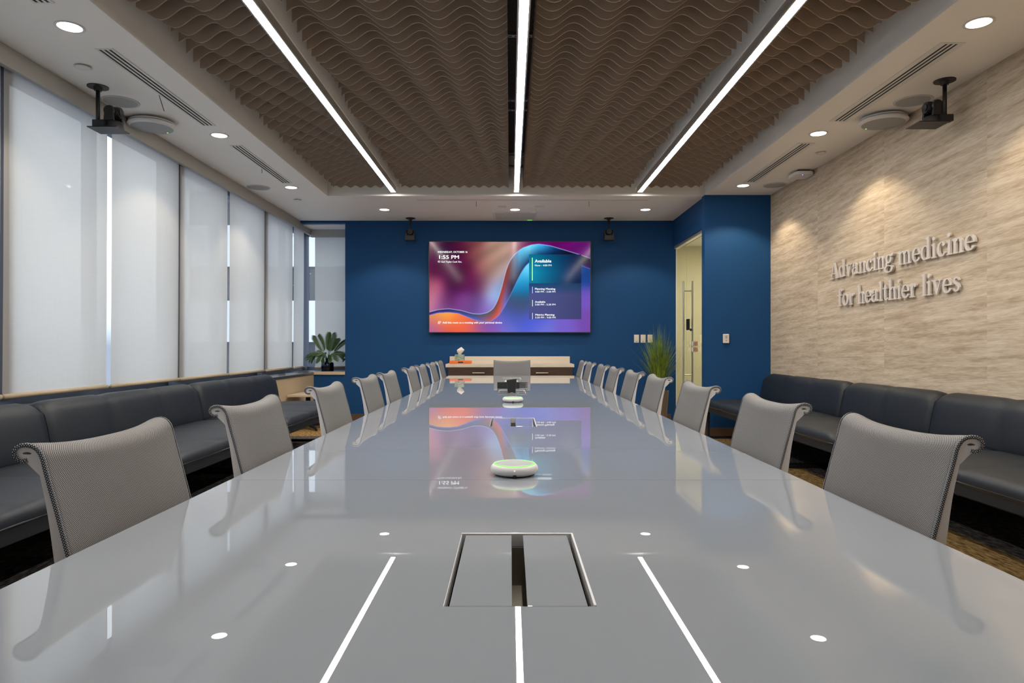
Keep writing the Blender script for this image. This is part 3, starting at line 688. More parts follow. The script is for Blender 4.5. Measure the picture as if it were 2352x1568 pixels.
# ------------------------------------------------------------ benches
def bench(y1, npan, sx, xf, xb, lab, cat='bench', pw=.65, end=False):
    """unit runs from y1 towards the camera; xf seat front, xb rear; sx=+1 wall at +x"""
    L = npan*pw; y0 = y1-L
    t = thing('upholstered_bench', lab, 'bench', ((xf+xb)/2, (y0+y1)/2, 0), group='navy upholstered bench units')
    ox, oy = (xf+xb)/2, (y0+y1)/2
    xbk = xb-sx*.20   # face of the back at seat level
    # back: cushions in channels, front face bulges
    def shell(prof_fn, name, u0, u1, npn, mtl):
        bm = bmesh.new(); n = npn*12; rows = []
        for i in range(n+1):
            f = i/n; y = u0+(u1-u0)*f; k = (f*npn) % 1.0 if i < n else 0; e = abs(2*k-1); pf = 1-e**7
            edge = min(f, 1-f)*npn; 
            rows.append([bm.verts.new((p[0]-ox, y-oy, p[1])) for p in prof_fn(pf, min(1, edge*8))])
        m = len(rows[0])
        for a, c in zip(rows, rows[1:]):
            for k in range(m): bm.faces.new((a[k], a[(k+1)%m], c[(k+1)%m], c[k])).smooth = True
        bm.faces.new(rows[0]); bm.faces.new(rows[-1][::-1])
        bmesh.ops.recalc_face_normals(bm, faces=bm.faces)
        me = bpy.data.meshes.new(name); bm.to_mesh(me); bm.free(); me.materials.append(mtl)
        return link(bpy.data.objects.new(name, me), t)
    def backp(pf, ed):
        q = .013*pf; e = .022*(1-ed)
        P = [(xb, .40), (xb, .735-e), (xb-sx*.010, .75+q*.3-e), (xb-sx*.045, .755+q*.6-e), (xb-sx*(.085), .748+q*.8-e), (xb-sx*(.112+q), .725-e), (xb-sx*(.130+q), .69), (xb-sx*(.148+q), .62), (xb-sx*(.163+q*1.2), .54), (xb-sx*(.175+q), .47), (xb-sx*.175, .40)]
        return P
    shell(backp, 'backrest', y0+.003, y1-.003, npan, M['leather'])
    xs = xb-sx*.165
    def seatp(pf, ed):
        q = .010*pf; e = .016*(1-ed); w = xf-xs
        P = [(xs, .365), (xs, .445+q)]
        for a in (.15, .3, .45, .6, .75, .86): P.append((xs+w*a, .447+q+.012*math.sin(PI*a)-e))
        P += [(xf+sx*.035, .449+q*.9-e), (xf+sx*.012, .441+q*.6-e), (xf-sx*q*.6, .425-e*.5), (xf-sx*q*.8, .395), (xf, .365)]
        return P
    shell(seatp, 'seat', y0+.003, y1-.003, npan, M['leather'])
    MB().tube([(xf-ox-sx*.004, y0+.01-oy, .392), (xf-ox-sx*.004, y1-.01-oy, .392)], .005, 8).build('piping', M['piping'], t, smooth=True)
    a, c = sorted((xf-sx*.004, xb)); MB().box(a-ox, c-ox, y0+.004-oy, y1-.004-oy, .325, .388).build('seat_frame', M['charcoal'], t, bevel=.004)
    for yl in (y0+.03, y1-.06):
        a, c = sorted((xf+sx*.03, xb-sx*.03))
        m_ = MB().box(a-ox, c-ox, yl-oy, yl+.03-oy, .004, .03)
        m_.box(a-ox, a+.03-ox, yl-oy, yl+.03-oy, .03, .325); m_.box(c-.03-ox, c-ox, yl-oy, yl+.03-oy, .03, .325)
        m_.build('leg', M['charcoal'], t, bevel=.003)
    a, c = sorted((xb-sx*.06, xb-sx*.03))
    MB().box(a-ox, c-ox, y0+.06-oy, y1-.06-oy, .03, .05).build('rear_rail', M['charcoal'], t)
    return t
bench(7.78, 3, -1, -1.905, -2.80, 'navy bench unit under the windows, nearest the side table', pw=.645)
bench(5.845, 3, -1, -1.905, -2.80, 'navy bench unit under the windows, middle of the row', pw=.645)
bench(3.91, 3, -1, -1.905, -2.80, 'navy bench unit under the windows, cut off by the left photo edge', pw=.645)
bench(8.04, 3, 1, 2.275, 3.11, 'navy bench unit by the beige wall, nearest the blue return wall')
bench(6.09, 2, 1, 2.275, 3.11, 'navy bench unit by the beige wall, two cushions wide in the middle')
bench(4.79, 3, 1, 2.275, 3.11, 'navy bench unit by the beige wall, cut off by the right photo edge')

# side table
t = thing('side_table', 'low square side table with pale wood top beyond the window bench', 'side table', (-2.60, 8.95, 0))
MB().box(-.23, .27, -.29, .29, .435, .46).build('tabletop', M['maple'], t, bevel=.003)
MB().cyl(.03, .05, .42, c=(-.05, 0, 0), n=18).cyl(.11, .42, .435, c=(-.05, 0, 0), n=24).build('column', M['charcoal'], t, smooth='auto')
m_ = MB()
for a in (-2.45, -.75, .75, 2.45): m_.tube([(-.05, 0, .06), (-.05+.36*math.cos(a)*.6, .46*math.sin(a)*.7, .035), (-.05+.32*math.cos(a)*.8, .42*math.sin(a)*.95, .015)], [.024, .018, .013], 8)
m_.build('star_foot', M['charcoal'], t, smooth='auto')

# ------------------------------------------------------------ credenza and things on it
t = thing('credenza', 'dark wood credenza with cream worktop under the wall screen', 'credenza', (0, 9.55, 0))
MB().box(-.85, .85, -.235, .34, .10, .79).box(-.80, .80, -.19, .34, 0, .10).build('body', M['wood'], t)
MB().box(-.882, .872, -.25, .335, .793, .8375).build('worktop', M['quartz'], t, bevel=.003)
MB().box(-.875, .861, .315, .34, .8375, .935).build('upstand', M['quartz'], t, bevel=.002)
for x0, x1 in ((-.846, -.004), (.004, .846)):
    d = MB().box(x0, x1, -.255, -.236, .64, .786).build('drawer', M['wood'], t, bevel=.002)
    xc = -.432 if x0 < 0 else .433
    MB().tube([(xc-.083, -.278, .718), (xc+.083, -.278, .718)], .006, 8).box(xc-.07, xc-.06, -.278, -.255, .714, .722).box(xc+.06, xc+.07, -.278, -.255, .714, .722).build('handle', M['nickel'], d)
    for a, c in ((x0, (x0+x1)/2-.002), ((x0+x1)/2+.002, x1)):
        d = MB().box(a, c, -.255, -.236, .11, .634).build('door', M['wood'], t, bevel=.002)
        MB().tube([((a+c)/2-.06, -.278, .58), ((a+c)/2+.06, -.278, .58)], .005, 8).box((a+c)/2-.05, (a+c)/2-.042, -.278, -.255, .576, .584).box((a+c)/2+.042, (a+c)/2+.05, -.278, -.255, .576, .584).build('handle', M['nickel'], d)
t = thing('letter_tray', 'flat orange plastic caddy at the left end of the credenza', 'tray', (-.69, 9.52, .8385))
MB().box(-.15, .15, -.11, .11, 0, .042).build('tray_body', M['orange'], t, bevel=.01, segs=3)
MB().box(-.03, .04, -.1115, -.105, .012, .030).build('slot', M['dark'], t)
t = thing('tissue_box', 'green patterned tissue box with a raised tissue on the orange caddy', 'tissue box', (-.705, 9.52, .881))
MB().box(-.064, .064, -.06, .06, 0, .085).build('carton', M['tissuebox'], t, bevel=.003)
m_ = MB(); rg = []
random.seed(3)
for j in range(6):
    h = .084+j*.02; rad = [.018, .032, .046, .05, .034, .010][j]; rg.append([m_.bm.verts.new((rad*math.cos(a)*random.uniform(.75, 1.1)+.004*j, .6*rad*math.sin(a)*random.uniform(.5, 1.1), h+random.uniform(-.006, .006))) for a in [2*PI*k/9 for k in range(9)]])
for a, c in zip(rg, rg[1:]):
    for k in range(9): m_.bm.faces.new((a[k], a[(k+1)%9], c[(k+1)%9], c[k]))
m_.bm.faces.new(rg[-1]); m_.build('tissue', M['tissue'], t)

# ------------------------------------------------------------ wall screen
SW, SH = 2.315, 1.298
t = thing('wall_screen', 'large wall-mounted screen showing a swirling room schedule', 'screen', (-.0065, YW, 1.933+.0))
scr = t; YF = -.075
m_ = MB(); bz = .012
m_.box(-SW/2-bz, SW/2+bz, YF-.004, -.03, SH/2, SH/2+bz).box(-SW/2-bz, SW/2+bz, YF-.004, -.03, -SH/2-bz, -SH/2).box(-SW/2-bz, -SW/2, YF-.004, -.03, -SH/2, SH/2).box(SW/2, SW/2+bz, YF-.004, -.03, -SH/2, SH/2)
m_.box(-SW/2, SW/2, YF+.006, -.03, -SH/2, SH/2).box(-.5, .5, -.03, 0, -.3, .3)
m_.build('bezel', M['blackp'], t)
# picture
NU, NV = 520, 292
U, V = np.meshgrid(np.linspace(0, 1, NU), np.linspace(0, 1, NV))
def lerp_curve(pts, X): return np.interp(X, [(p[0]-150)/2060 for p in pts], [(p[1]-190)/1150 for p in pts])
up = [(150,1085),(260,1055),(400,1042),(560,1065),(700,1105),(800,1112),(900,1090),(970,1040),(1030,930),(1080,760),(1120,590),(1170,450),(1240,350),(1340,270),(1450,230),(1550,218),(1700,240),(1900,300),(2100,360),(2210,400)]
lo = [(150,1125),(260,1095),(400,1088),(520,1100),(620,1140),(720,1180),(840,1210),(940,1205),(1030,1140),(1100,1040),(1180,885),(1250,735),(1310,610),(1370,510),(1430,450),(1550,400),(1750,390),(1950,430),(2100,490),(2210,535)]
def smooth_curve(pts):
    xs = np.linspace(150, 2210, 412); ys = np.interp(xs, [p[0] for p in pts], [p[1] for p in pts])
    k = np.exp(-np.linspace(-2, 2, 21)**2); k /= k.sum(); yp = np.pad(ys, 10, mode='edge'); yp[:10] = ys[0]+(ys[1]-ys[0])*np.arange(-10, 0); yp[-10:] = ys[-1]+(ys[-1]-ys[-2])*np.arange(1, 11)
    ys = np.convolve(yp, k, 'valid'); return (xs-150)/2060, (ys-190)/1150
ux, uy = smooth_curve(up); lx, ly = smooth_curve(lo)
VU = np.interp(U, ux, uy); VL = np.interp(U, lx, ly)
above = [(.0,.0,120,80,90),(.1,.05,45,5,48),(.2,.05,70,10,45),(.28,.05,125,70,70),(.4,.1,160,125,110),(.5,.03,180,150,130),(.57,.05,140,80,105),(.65,.02,98,10,92),(.8,.03,95,5,95),(.97,.1,95,10,105),
 (.05,.3,80,15,60),(.15,.3,72,10,58),(.25,.35,85,8,55),(.33,.3,150,100,90),(.42,.35,172,138,120),(.48,.4,150,140,160),(.03,.5,165,85,110),(.15,.45,68,5,58),(.28,.47,85,15,75),(.36,.48,150,115,125),(.02,.65,190,115,135),(.12,.65,85,25,90),(.2,.7,115,60,130),(.3,.68,105,70,135),(.38,.72,135,120,190),(.42,.6,150,195,235),(.3,.8,110,80,160),(.08,.73,140,90,150),(.45,.5,110,150,215)]
below = [(.02,.83,225,150,70),(.1,.82,248,178,62),(.2,.87,240,130,60),(.25,.9,225,95,65),(.04,.93,190,80,110),(.0,.98,150,90,185),(.12,.97,218,75,62),(.2,.96,225,80,65),(.3,.96,180,80,140),(.38,.95,140,85,185),(.5,.93,110,110,205),(.6,.9,75,92,212),(.56,.75,66,78,108),(.58,.65,60,75,105),(.52,.84,60,80,170),(.6,.5,0,105,155),(.57,.45,20,150,210),(.6,.35,90,195,235),(.61,.26,120,220,250),(.7,.97,105,110,205),(.85,.95,110,90,190),(.97,.9,110,70,160),(.97,.6,110,80,180),(.97,.4,10,60,130),(.66,.85,70,85,200),(.35,.9,90,80,140)]
def field(pts, pw=3.2):
    num = np.zeros(U.shape+(3,)); den = np.zeros(U.shape)
    for u, v, r, g, bl in pts:
        w = np.exp(-(((U-u)*1.78)**2+(V-v)**2)/(2*.085**2))+1e-5/((((U-u)*1.78)**2+(V-v)**2)**1.5+.01); num += w[..., None]*np.array((r, g, bl)); den += w
    return num/den[..., None]
A_, B_ = field(above), field(below)
# silky folds in the upper field
A_ *= (1+.06*np.sin(46*(U*.8+V*.45)+3*np.sin(5*V)))[..., None]
rib = np.zeros(U.shape+(3,))
tr = np.clip((V-VU)/np.maximum(VL-VU, 1e-4), 0, 1)
def rampx(stops):
    return np.stack([np.interp(U, [s[0] for s in stops], [s[1][c] for s in stops]) for c in range(3)], -1)
top_c = rampx([(0, (40,30,70)), (.1, (45,25,55)), (.22, (55,55,85)), (.35, (80,80,95)), (.42, (110,60,60)), (.45, (165,55,35)), (.49, (125,35,15)), (.52, (60,60,100)), (.56, (90,190,235)), (.62, (125,225,255)), (.70, (50,170,225)), (.78, (10,60,110)), (.86, (3,8,25)), (1, (10,15,35))])
bot_c = rampx([(0, (70,60,150)), (.15, (60,70,170)), (.28, (80,95,190)), (.38, (180,90,100)), (.43, (215,95,80)), (.47, (100,110,200)), (.51, (50,50,75)), (.55, (35,35,60)), (.60, (12,50,95)), (.7, (0,10,55)), (.8, (5,5,30)), (1, (60,20,90))])
k = (tr**1.1)[..., None]; rib = top_c*(1-k)+bot_c*k
img = np.where((V < VU)[..., None], A_, np.where((V > VL)[..., None], B_, rib))
hu = np.gradient(uy, ux); hl = np.gradient(ly, lx)
dU = np.abs(V-VU)/np.sqrt(1+np.interp(U, ux, hu)**2*.32); dL = np.abs(V-VL)/np.sqrt(1+np.interp(U, lx, hl)**2*.32)
eu = np.exp(-(dU/.0045)**2)[..., None]*.75; el = np.exp(-(dL/.0045)**2)[..., None]*.55
img = img*(1-eu)+np.array((165, 200, 245))*eu; img = img*(1-el)+np.array((130, 140, 230))*el
# cards
c1 = (U > .62) & (U < .945) & (V > .138) & (V < .46); c2 = (U > .62) & (U < .945) & (V >= .46) & (V < .857)
cc1 = np.stack([np.full(U.shape, 4.), 128-95*np.clip((U-.66)/.25, 0, 1), 165-85*np.clip((U-.66)/.25, 0, 1)], -1)*(1-.18*np.abs(V-.34)/.2)[..., None]
sh = np.clip((V-.46)/.12, 0, 1)
cc2 = np.stack([20+45*sh, 60+12*sh-10*(V-.46), 100+18*sh], -1)
cc2 = cc2*(1+.10*np.sin(9*U+2))[..., None]
img = np.where(c1[..., None], cc1, img); img = np.where(c2[..., None], cc2, img)
img = np.clip(img, 0, 255)/255
linimg = np.where(img <= .04045, img/12.92, ((img+.055)/1.055)**2.4)
me = bpy.data.meshes.new('display')
vx = np.stack([(U-.5)*SW, np.full(U.shape, YF), (.5-V)*SH], -1).reshape(-1, 3)
idx = np.arange(NU*NV).reshape(NV, NU)
qd = np.stack([idx[:-1, :-1], idx[1:, :-1], idx[1:, 1:], idx[:-1, 1:]], -1).reshape(-1, 4)
me.vertices.add(len(vx)); me.vertices.foreach_set('co', vx.ravel()); me.loops.add(qd.size); me.loops.foreach_set('vertex_index', qd.ravel().astype(np.int32))
me.polygons.add(len(qd)); me.polygons.foreach_set('loop_start', (np.arange(len(qd))*4).astype(np.int32)); me.polygons.foreach_set('loop_total', np.full(len(qd), 4, np.int32))
me.update(calc_edges=True)
ca = me.color_attributes.new('picture', 'FLOAT_COLOR', 'POINT'); ca.data.foreach_set('color', np.concatenate([linimg.reshape(-1, 3), np.ones((NU*NV, 1))], 1).ravel().astype(np.float32))
m = mat('screen picture', (.004, .004, .004), .09, spec=.10); n = m.node_tree; at = n.nodes.new('ShaderNodeVertexColor'); at.layer_name = 'picture'
bs_ = n.nodes['Principled BSDF']; n.links.new(at.outputs[0], bs_.inputs['Emission Color']); bs_.inputs['Emission Strength'].default_value = .74
me.materials.append(m); disp = link(bpy.data.objects.new('display', me), t)
R_ = (PI/2, 0, 0)
def sp(cx, cy): return ((cx-150)/2060-.5)*SW, YF-.0015, (.5-(cy-190)/1150)*SH
def stext(body, x, ybase, h, wpx, bold=0, name='screen_text'):
    """h = cap height in crop px, wpx = width in crop px"""
    o = text_mesh(body, 1.0, name, M['txt'], disp, (0, 0, 0), R_)
    if bold:
        bm = bmesh.new(); bm.from_mesh(o.data); g0 = list(bm.verts)+list(bm.edges)+list(bm.faces)
        for dx, dy in ((bold*1.6, 0), (bold*.8, bold*.8)):
            r_ = bmesh.ops.duplicate(bm, geom=g0); bmesh.ops.translate(bm, vec=(dx, dy, 0), verts=[v for v in r_['geom'] if isinstance(v, bmesh.types.BMVert)])
        bm.to_mesh(o.data); bm.free()
    w = max(v.co.x for v in o.data.vertices)-min(v.co.x for v in o.data.vertices); sc = h*SH/1150/.73
    o.scale = (wpx*SW/2060/w, sc, 1); o.location = sp(x, ybase); return o
stext('WEDNESDAY, OCTOBER 16', 255, 331, 25, 382, .016)
stext('1:55 PM', 258, 406, 47, 255, .03)
stext('Geri Taylor Conf. Rm.', 299, 454, 22, 265, .014)
stext('Available', 1500, 453, 40, 212, .026)
stext('Now - 4:00 PM', 1500, 500, 23, 212, 0)
stext('Planning Meeting', 1500, 800, 24, 260, .022); stext('4:00 PM - 5:00 PM', 1502, 836, 23, 260, 0)
stext('Available', 1502, 966, 24, 133, .022); stext('5:00 PM - 5:30 PM', 1502, 1000, 23, 260, 0)
stext('Metrics Planning', 1504, 1130, 24, 245, .022); stext('5:30 PM - 9:00 PM', 1504, 1165, 23, 260, 0)
stext('Add this room to a meeting with your personal device', 318, 1230, 25, 762, .014)
def sbar(x0, x1, y0, y1, m, name='screen_bar'):
    a = sp(x0, y1); c = sp(x1, y0); MB().box(a[0], c[0], YF-.0015, YF-.0005, a[2], c[2]).build(name, m, disp)
sbar(1463, 1474, 392, 682, M['bar_green']); sbar(1467, 1474, 763, 845, M['bar_blue']); sbar(1467, 1475, 930, 1011, M['bar_green']); sbar(1467, 1475, 1095, 1175, M['bar_blue'])
def frame_icon(x0, x1, y0, y1, w=3):
    sbar(x0, x1, y0, y0+w, M['txt'], 'screen_icon'); sbar(x0, x1, y1-w, y1, M['txt'], 'screen_icon'); sbar(x0, x0+w, y0, y1, M['txt'], 'screen_icon'); sbar(x1-w, x1, y0, y1, M['txt'], 'screen_icon')
frame_icon(260, 288, 432, 452); sbar(262, 274, 434, 444, M['bar_blue'], 'screen_icon')
frame_icon(268, 298, 1200, 1222); frame_icon(260, 282, 1212, 1236)

# ------------------------------------------------------------ wall plates, thermostat
for x, lab in ((1.83, 'ivory wall switch, leftmost of three right of the screen'), (1.926, 'ivory wall switch, middle of three right of the screen'), (2.026, 'ivory wall keypad with green lights, half behind the tall grass')):
    t = thing('wall_switch', lab, 'switch', (x, YW, 1.19), group='wall switches right of the screen')
    MB().box(-.036, .036, -.008, 0, -.058, .058).build('plate', M['switch'], t, bevel=.003)
    MB().box(-.017, .017, -.012, -.008, -.034, .034).build('button', M['switch'], t, bevel=.002)
    MB().box(-.012, .012, -.0125, -.008, -.046, -.042).build('indicator', M['led_green'] if x > 2 else M['dark'], t)
t = thing('thermostat', 'small white thermostat on the blue return wall', 'thermostat', (2.593, YR, 1.172))
MB().box(-.036, .036, -.022, 0, -.055, .055).build('body', M['switch'], t, bevel=.006, segs=3)
MB().box(-.013, .013, -.0235, -.02, .0, .038).build('display', M['grille'], t)
MB().cyl(.010, -.024, -.02, c=(0, 0, -.022), axis='y', n=18).build('button', M['grille'], t)

# ------------------------------------------------------------ glass door
XGL = 2.41
la_x = 0
d = struct(MB().box(XGL-.005, XGL+.005, YR+.125, 9.32, .012, 2.475).build('door_1', M['doorglass']))
o = struct(MB().box(XGL-.005, XGL+.005, 9.326, YW-.001, .0, 2.53).build('window_glass_sidelight', M['doorglass']))
o.name = 'window_20'
struct(MB().box(XGL-.03, XGL+.03, YR+.12, YW+.0, 2.49, 2.53).build('trim_door_head', M['alu']))
MB().box(XGL-.012, XGL+.012, YR+.13, YR+.30, 2.42, 2.49).box(XGL-.012, XGL+.012, YR+.13, YR+.30, .01, .07).build('patch_fitting', M['alu'], d)
h = MB().tube([(XGL-.06, 9.26, .55), (XGL-.06, 9.26, 1.966)], .0125, 14).tube([(XGL+.06, 9.26, .55), (XGL+.06, 9.26, 1.966)], .0125, 14)
for z in (.69, 1.83): h.tube([(XGL-.06, 9.26, z), (XGL+.06, 9.26, z)], .008, 10)
h.build('handle', M['nickel'], d, smooth='auto')
MB().box(XGL-.010, XGL+.010, 9.20, 9.315, 1.30, 1.45).build('lock_case', M['charcoal'], d, bevel=.003)
MB().cyl(.018, -.012, .012, c=(XGL, 9.10, 1.30), axis='x', n=18).build('lock', M['black'], d, smooth='auto')
cols = ['decal_w', 'decal_w', 'decal_w', 'decal_w', 'decal_g', 'decal_o', 'decal_o', 'decal_w']
ysd = [9.42-.01, 9.26+.06, 9.20, 9.09, 8.96, 8.84, 8.76, 8.65]
for y, cn in zip([9.19, 9.08, 9.0, 8.93, 8.86, 8.79, 8.72], ['decal_w', 'decal_w', 'decal_w', 'decal_g', 'decal_o', 'decal_o', 'decal_w']):
    for z in (1.113, 1.038):
        MB().lathe([(0, -.0062), (.026, -.0062), (.026, -.0055), (0, -.0055)], axis='x', n=18).build('decal', M[cn], d).matrix_local = Matrix.LocRotScale((XGL, y, z), None, (1, 1.05, 1.35))
# corridor light
t = thing('corridor_light', 'square corridor ceiling light beyond the glass door', 'ceiling light', (3.4, 10.6, ZC-.01))
MB().box(-.3, .3, -.3, .3, -.03, .0).build('diffuser', M['glow'], t)
la = bpy.data.lights.new('corridor_lamp', 'AREA'); la.size = .6; la.energy = 52; la.color = (1, .93, .72); lo_ = bpy.data.objects.new('corridor_lamp', la); link(lo_, t); lo_.location = (0, 0, -.04)

# ------------------------------------------------------------ plants
random.seed(11)
t = thing('potted_grass', 'tall green ornamental grass in a brown tapered pot by the glass door', 'plant', (2.055, 9.42, 0))
MB().lathe([(0, 0), (.095, 0), (.13, .47), (.118, .47), (.112, .44), (0, .44)], n=4 if False else 28).build('pot', M['pot'], t, smooth='auto')
MB().cyl(.112, .435, .445, n=24).build('soil', M['soil'], t)
m_ = MB(); 
for i in range(420):
    a = random.uniform(0, 2*PI); r0 = random.uniform(0, .08); lean = abs(random.gauss(0, .26)); L = random.uniform(.5, .98)*(1-.35*min(lean, .5)); 
    if i % 12 == 0: lean = random.uniform(.25, .5); L = random.uniform(.5, .75)
    w = random.uniform(.003, .0055); x0, y0 = r0*math.cos(a), r0*math.sin(a); pr = None; px_, py_ = -math.sin(a+random.uniform(-.6, .6)), math.cos(a)
    n = 6
    for k in range(n+1):
        f = k/n; rr = lean*L*(f**1.6); x = x0+math.cos(a)*rr; y = y0+math.sin(a)*rr*.8; z = .44+L*f*(1-.25*lean*f); ww = w*(1-f**2)+.0004
        x = min(x, .285); y = min(y, .44)
        cur = (m_.bm.verts.new((x-px_*ww, y-py_*ww, z)), m_.bm.verts.new((x+px_*ww, y+py_*ww, z)))
        if pr: m_.bm.faces.new((pr[0], pr[1], cur[1], cur[0]))
        pr = cur
o = m_.build('grass_blades', M['grass'], t, recalc=False)

t = thing('potted_palm', 'green palm in a blue glass vase on the corner bay sill', 'plant', (-2.71, 10.12, .7125))
MB().lathe([(0, .0), (.088, 0), (.093, .01), (.093, .105), (.084, .13), (.05, .142), (.03, .15), (.03, .185), (.033, .19), (.026, .19), (.026, .15), (.08, .125), (.088, .1), (.088, .012), (0, .012)], n=32).build('vase', M['blueglass'], t, smooth='auto')
MB().lathe([(0, .013), (.086, .013), (.086, .085), (0, .088)], n=28).build('filling', M['soil'], t, smooth='auto')
st = MB()
fr = [(-1.0, 0.0, .30, .05, 1), (-.62, -.3, .26, -.02, 1), (-.35, .2, .20, .30, 0), (.05, .25, .14, .36, 0), (.12, -.1, .1, .33, 0), (.75, .1, .26, .19, 0), (.8, -.35, .30, .03, 1), (-.25, -.6, .17, -.06, 1), (-.9, -.25, .22, -.03, 1), (.35, -.5, .2, -.02, 1), (.15, .5, .22, .22, 0), (.9, -.1, .24, .06, 1), (.5, .4, .24, .10, 1), (-.75, .4, .26, .14, 1), (.95, .2, .33, .0, 1), (-.12, -.4, .16, .10, 1)]
for dx, dy, reach, rise, droop in fr:
    L = math.hypot(dx, dy) or 1; dx, dy = dx/L, dy/L
    P = []
    for k in range(13):
        f = k/12; s = .3*f if False else f
        z = .18+.16*math.sin(min(1, f*1.2)*PI/2)*(.7 if droop else 1)+rise*.55*f*f-(.10*f*f if droop else 0)
        P.append(Vector((min(dx*reach*f**.9, .27), dy*reach*f**.9*.8, z)))
    st.tube(P, [.004*(1-k/16) for k in range(13)], 6)
    fm = MB(); tangent = None
    for k in range(4, 13):
        for sub in (0, .33, .66):
            if k == 12 and sub: continue
            p = P[k] if not sub else P[k].lerp(P[k+1], sub)
            tg = (P[min(k+1, 12)]-P[k-1]).normalized(); side = tg.cross(Vector((0, -.35, .95))).normalized()
            if side.length < .1: side = Vector((1, 0, 0))
            ll = .115*math.sin(PI*((k+sub-3)/10.5))**.6+.02
            for sg in (-1, 1):
                dirv = (side*sg*.8+tg*.75+Vector((0, 0, -.12))).normalized(); tip = p+dirv*ll; mid = p+dirv*ll*.45+Vector((0, 0, .004)); wv = dirv.cross(Vector((.1, -1, .3))).normalized()*.0068
                fm.quad([p, mid-wv, tip, mid+wv])
    fo = fm.build('frond', M['leaf'], t, recalc=False)
st.build('stem', M['leaf'], t, smooth=True)

# ------------------------------------------------------------ raised serif lettering on the right wall
# glyphs: strokes (list of points, stroke kind) in units of x-height = 1; kinds: v thick stem, c contrast curve, h hairline, s slab
def ell(cx, cy, rx, ry, a0, a1, n=22): return [(cx+rx*math.cos(math.radians(a0+(a1-a0)*k/n)), cy+ry*math.sin(math.radians(a0+(a1-a0)*k/n))) for k in range(n+1)]
TH, HL = .20, .075
def slab(x, y, w=.36, up_=True): return ('p', [(x-w/2, y), (x+w/2, y), (x+w/2, y+.05), (x+TH/2, y+.10), (x-TH/2, y+.10), (x-w/2, y+.05)])
def flag(x, y, h=.12): return ('p', [(x-TH/2-.12, y-.09), (x-TH/2, y-h-.06), (x+TH/2, y-h), (x+TH/2, y+.02), (x+TH/2-.06, y+.02), (x-TH/2-.12, y-.04)])
def stem(x, y0, y1): return ('p', [(x-TH/2, y0), (x+TH/2, y0), (x+TH/2, y1), (x-TH/2, y1)])
G = {}
G['i'] = (.44, [stem(.22, .04, .98), slab(.22, 0, .42), flag(.22, 1.0), ('o', (.21, 1.33, .135))])
G['l'] = (.44, [stem(.22, .04, 1.50), slab(.22, 0, .42), flag(.22, 1.54)])
G['n'] = (.92, [stem(.22, .04, .98), slab(.22, 0, .42), flag(.22, 1.0), stem(.70, .04, .70), slab(.70, 0, .40), ('c', [(.24, .78)]+ell(.50, .70, .20, .25, 150, 0))])
G['m'] = (1.40, [stem(.22, .04, .98), slab(.22, 0, .42), flag(.22, 1.0), stem(.69, .04, .70), slab(.69, 0, .38), ('c', [(.24, .78)]+ell(.49, .70, .20, .25, 150, 0)), stem(1.17, .04, .70), slab(1.17, 0, .40), ('c', [(.71, .78)]+ell(.97, .70, .20, .25, 150, 0))])
G['h'] = (.92, [stem(.22, .04, 1.50), slab(.22, 0, .42), flag(.22, 1.54), stem(.70, .04, .70), slab(.70, 0, .40), ('c', [(.24, .78)]+ell(.50, .70, .20, .25, 150, 0))])
G['r'] = (.68, [stem(.22, .04, .98), slab(.22, 0, .46), flag(.22, 1.0), ('c', [(.26, .62)]+ell(.50, .72, .22, .23, 165, 70)), ('o', (.56, .84, .125))])
G['o'] = (.92, [('c', ell(.46, .5, .33, .46, 0, 360, 40))])
G['e'] = (.80, [('c', ell(.43, .5, .31, .46, 8, 300, 36)+[(.66, .17), (.72, .26)]), ('p', [(.18, .49), (.80, .49), (.80, .57), (.18, .57)])])
G['c'] = (.78, [('c', ell(.44, .5, .32, .46, 62, 300, 34)+[(.66, .17), (.71, .25)]), ('o', (.61, .80, .12))])
G['a'] = (.84, [stem(.56, .10, .72), ('c', [(.17, .73)]+ell(.36, .72, .20, .235, 150, 0)), ('o', (.20, .75, .11)), ('c', [(.56, .56)]+ell(.34, .30, .23, .25, 80, 290)+[(.56, .18)]), ('p', [(.45, .10), (.68, .03), (.84, .05), (.84, .12), (.68, .18)])])
G['d'] = (.94, [stem(.68, .10, 1.50), flag(.68, 1.54), ('c', [(.66, .86)]+ell(.42, .5, .31, .46, 60, 300, 30)+[(.66, .14)]), ('p', [(.57, 0), (.90, .04), (.90, .10), (.80, .14), (.57, .14)])])
G['g'] = (.88, [('c', ell(.40, .66, .24, .30, 0, 360, 36)), ('c', [(.22, .38), (.15, .28), (.20, .17), (.34, .13)]), ('c', [(.32, .14), (.62, .11)]+ell(.60, -.09, .19, .18, 80, 0, 8)+ell(.40, -.12, .36, .24, 0, -180, 22)+[(.06, .0), (.22, .13)]), ('p', [(.56, .86), (.80, 1.03), (.92, .98), (.88, .84), (.62, .80)])])
G['v'] = (.88, [('p', [(.10, .98), (.35, .98), (.55, .24), (.46, .0), (.38, .0)]), ('p', [(.40, .0), (.50, .0), (.80, .98), (.70, .98), (.46, .20)]), ('p', [(.0, .92), (.44, .92), (.44, 1.0), (.0, 1.0)]), ('p', [(.58, .92), (.90, .92), (.90, 1.0), (.58, 1.0)])])
G['s'] = (.70, [('S', [(.56, .74), (.50, .88), (.36, .94), (.22, .89), (.17, .76), (.22, .64), (.36, .54), (.50, .44), (.55, .30), (.50, .14), (.35, .06), (.18, .10), (.11, .26)])])
G['t'] = (.58, [('p', [(.14, .20), (.37, .14), (.37, 1.26), (.30, 1.26), (.14, 1.04)]), ('c', [(.255, .3), (.27, .14), (.36, .07), (.46, .08), (.56, .16)]), ('p', [(.0, .90), (.54, .90), (.54, 1.0), (.0, 1.0)])])
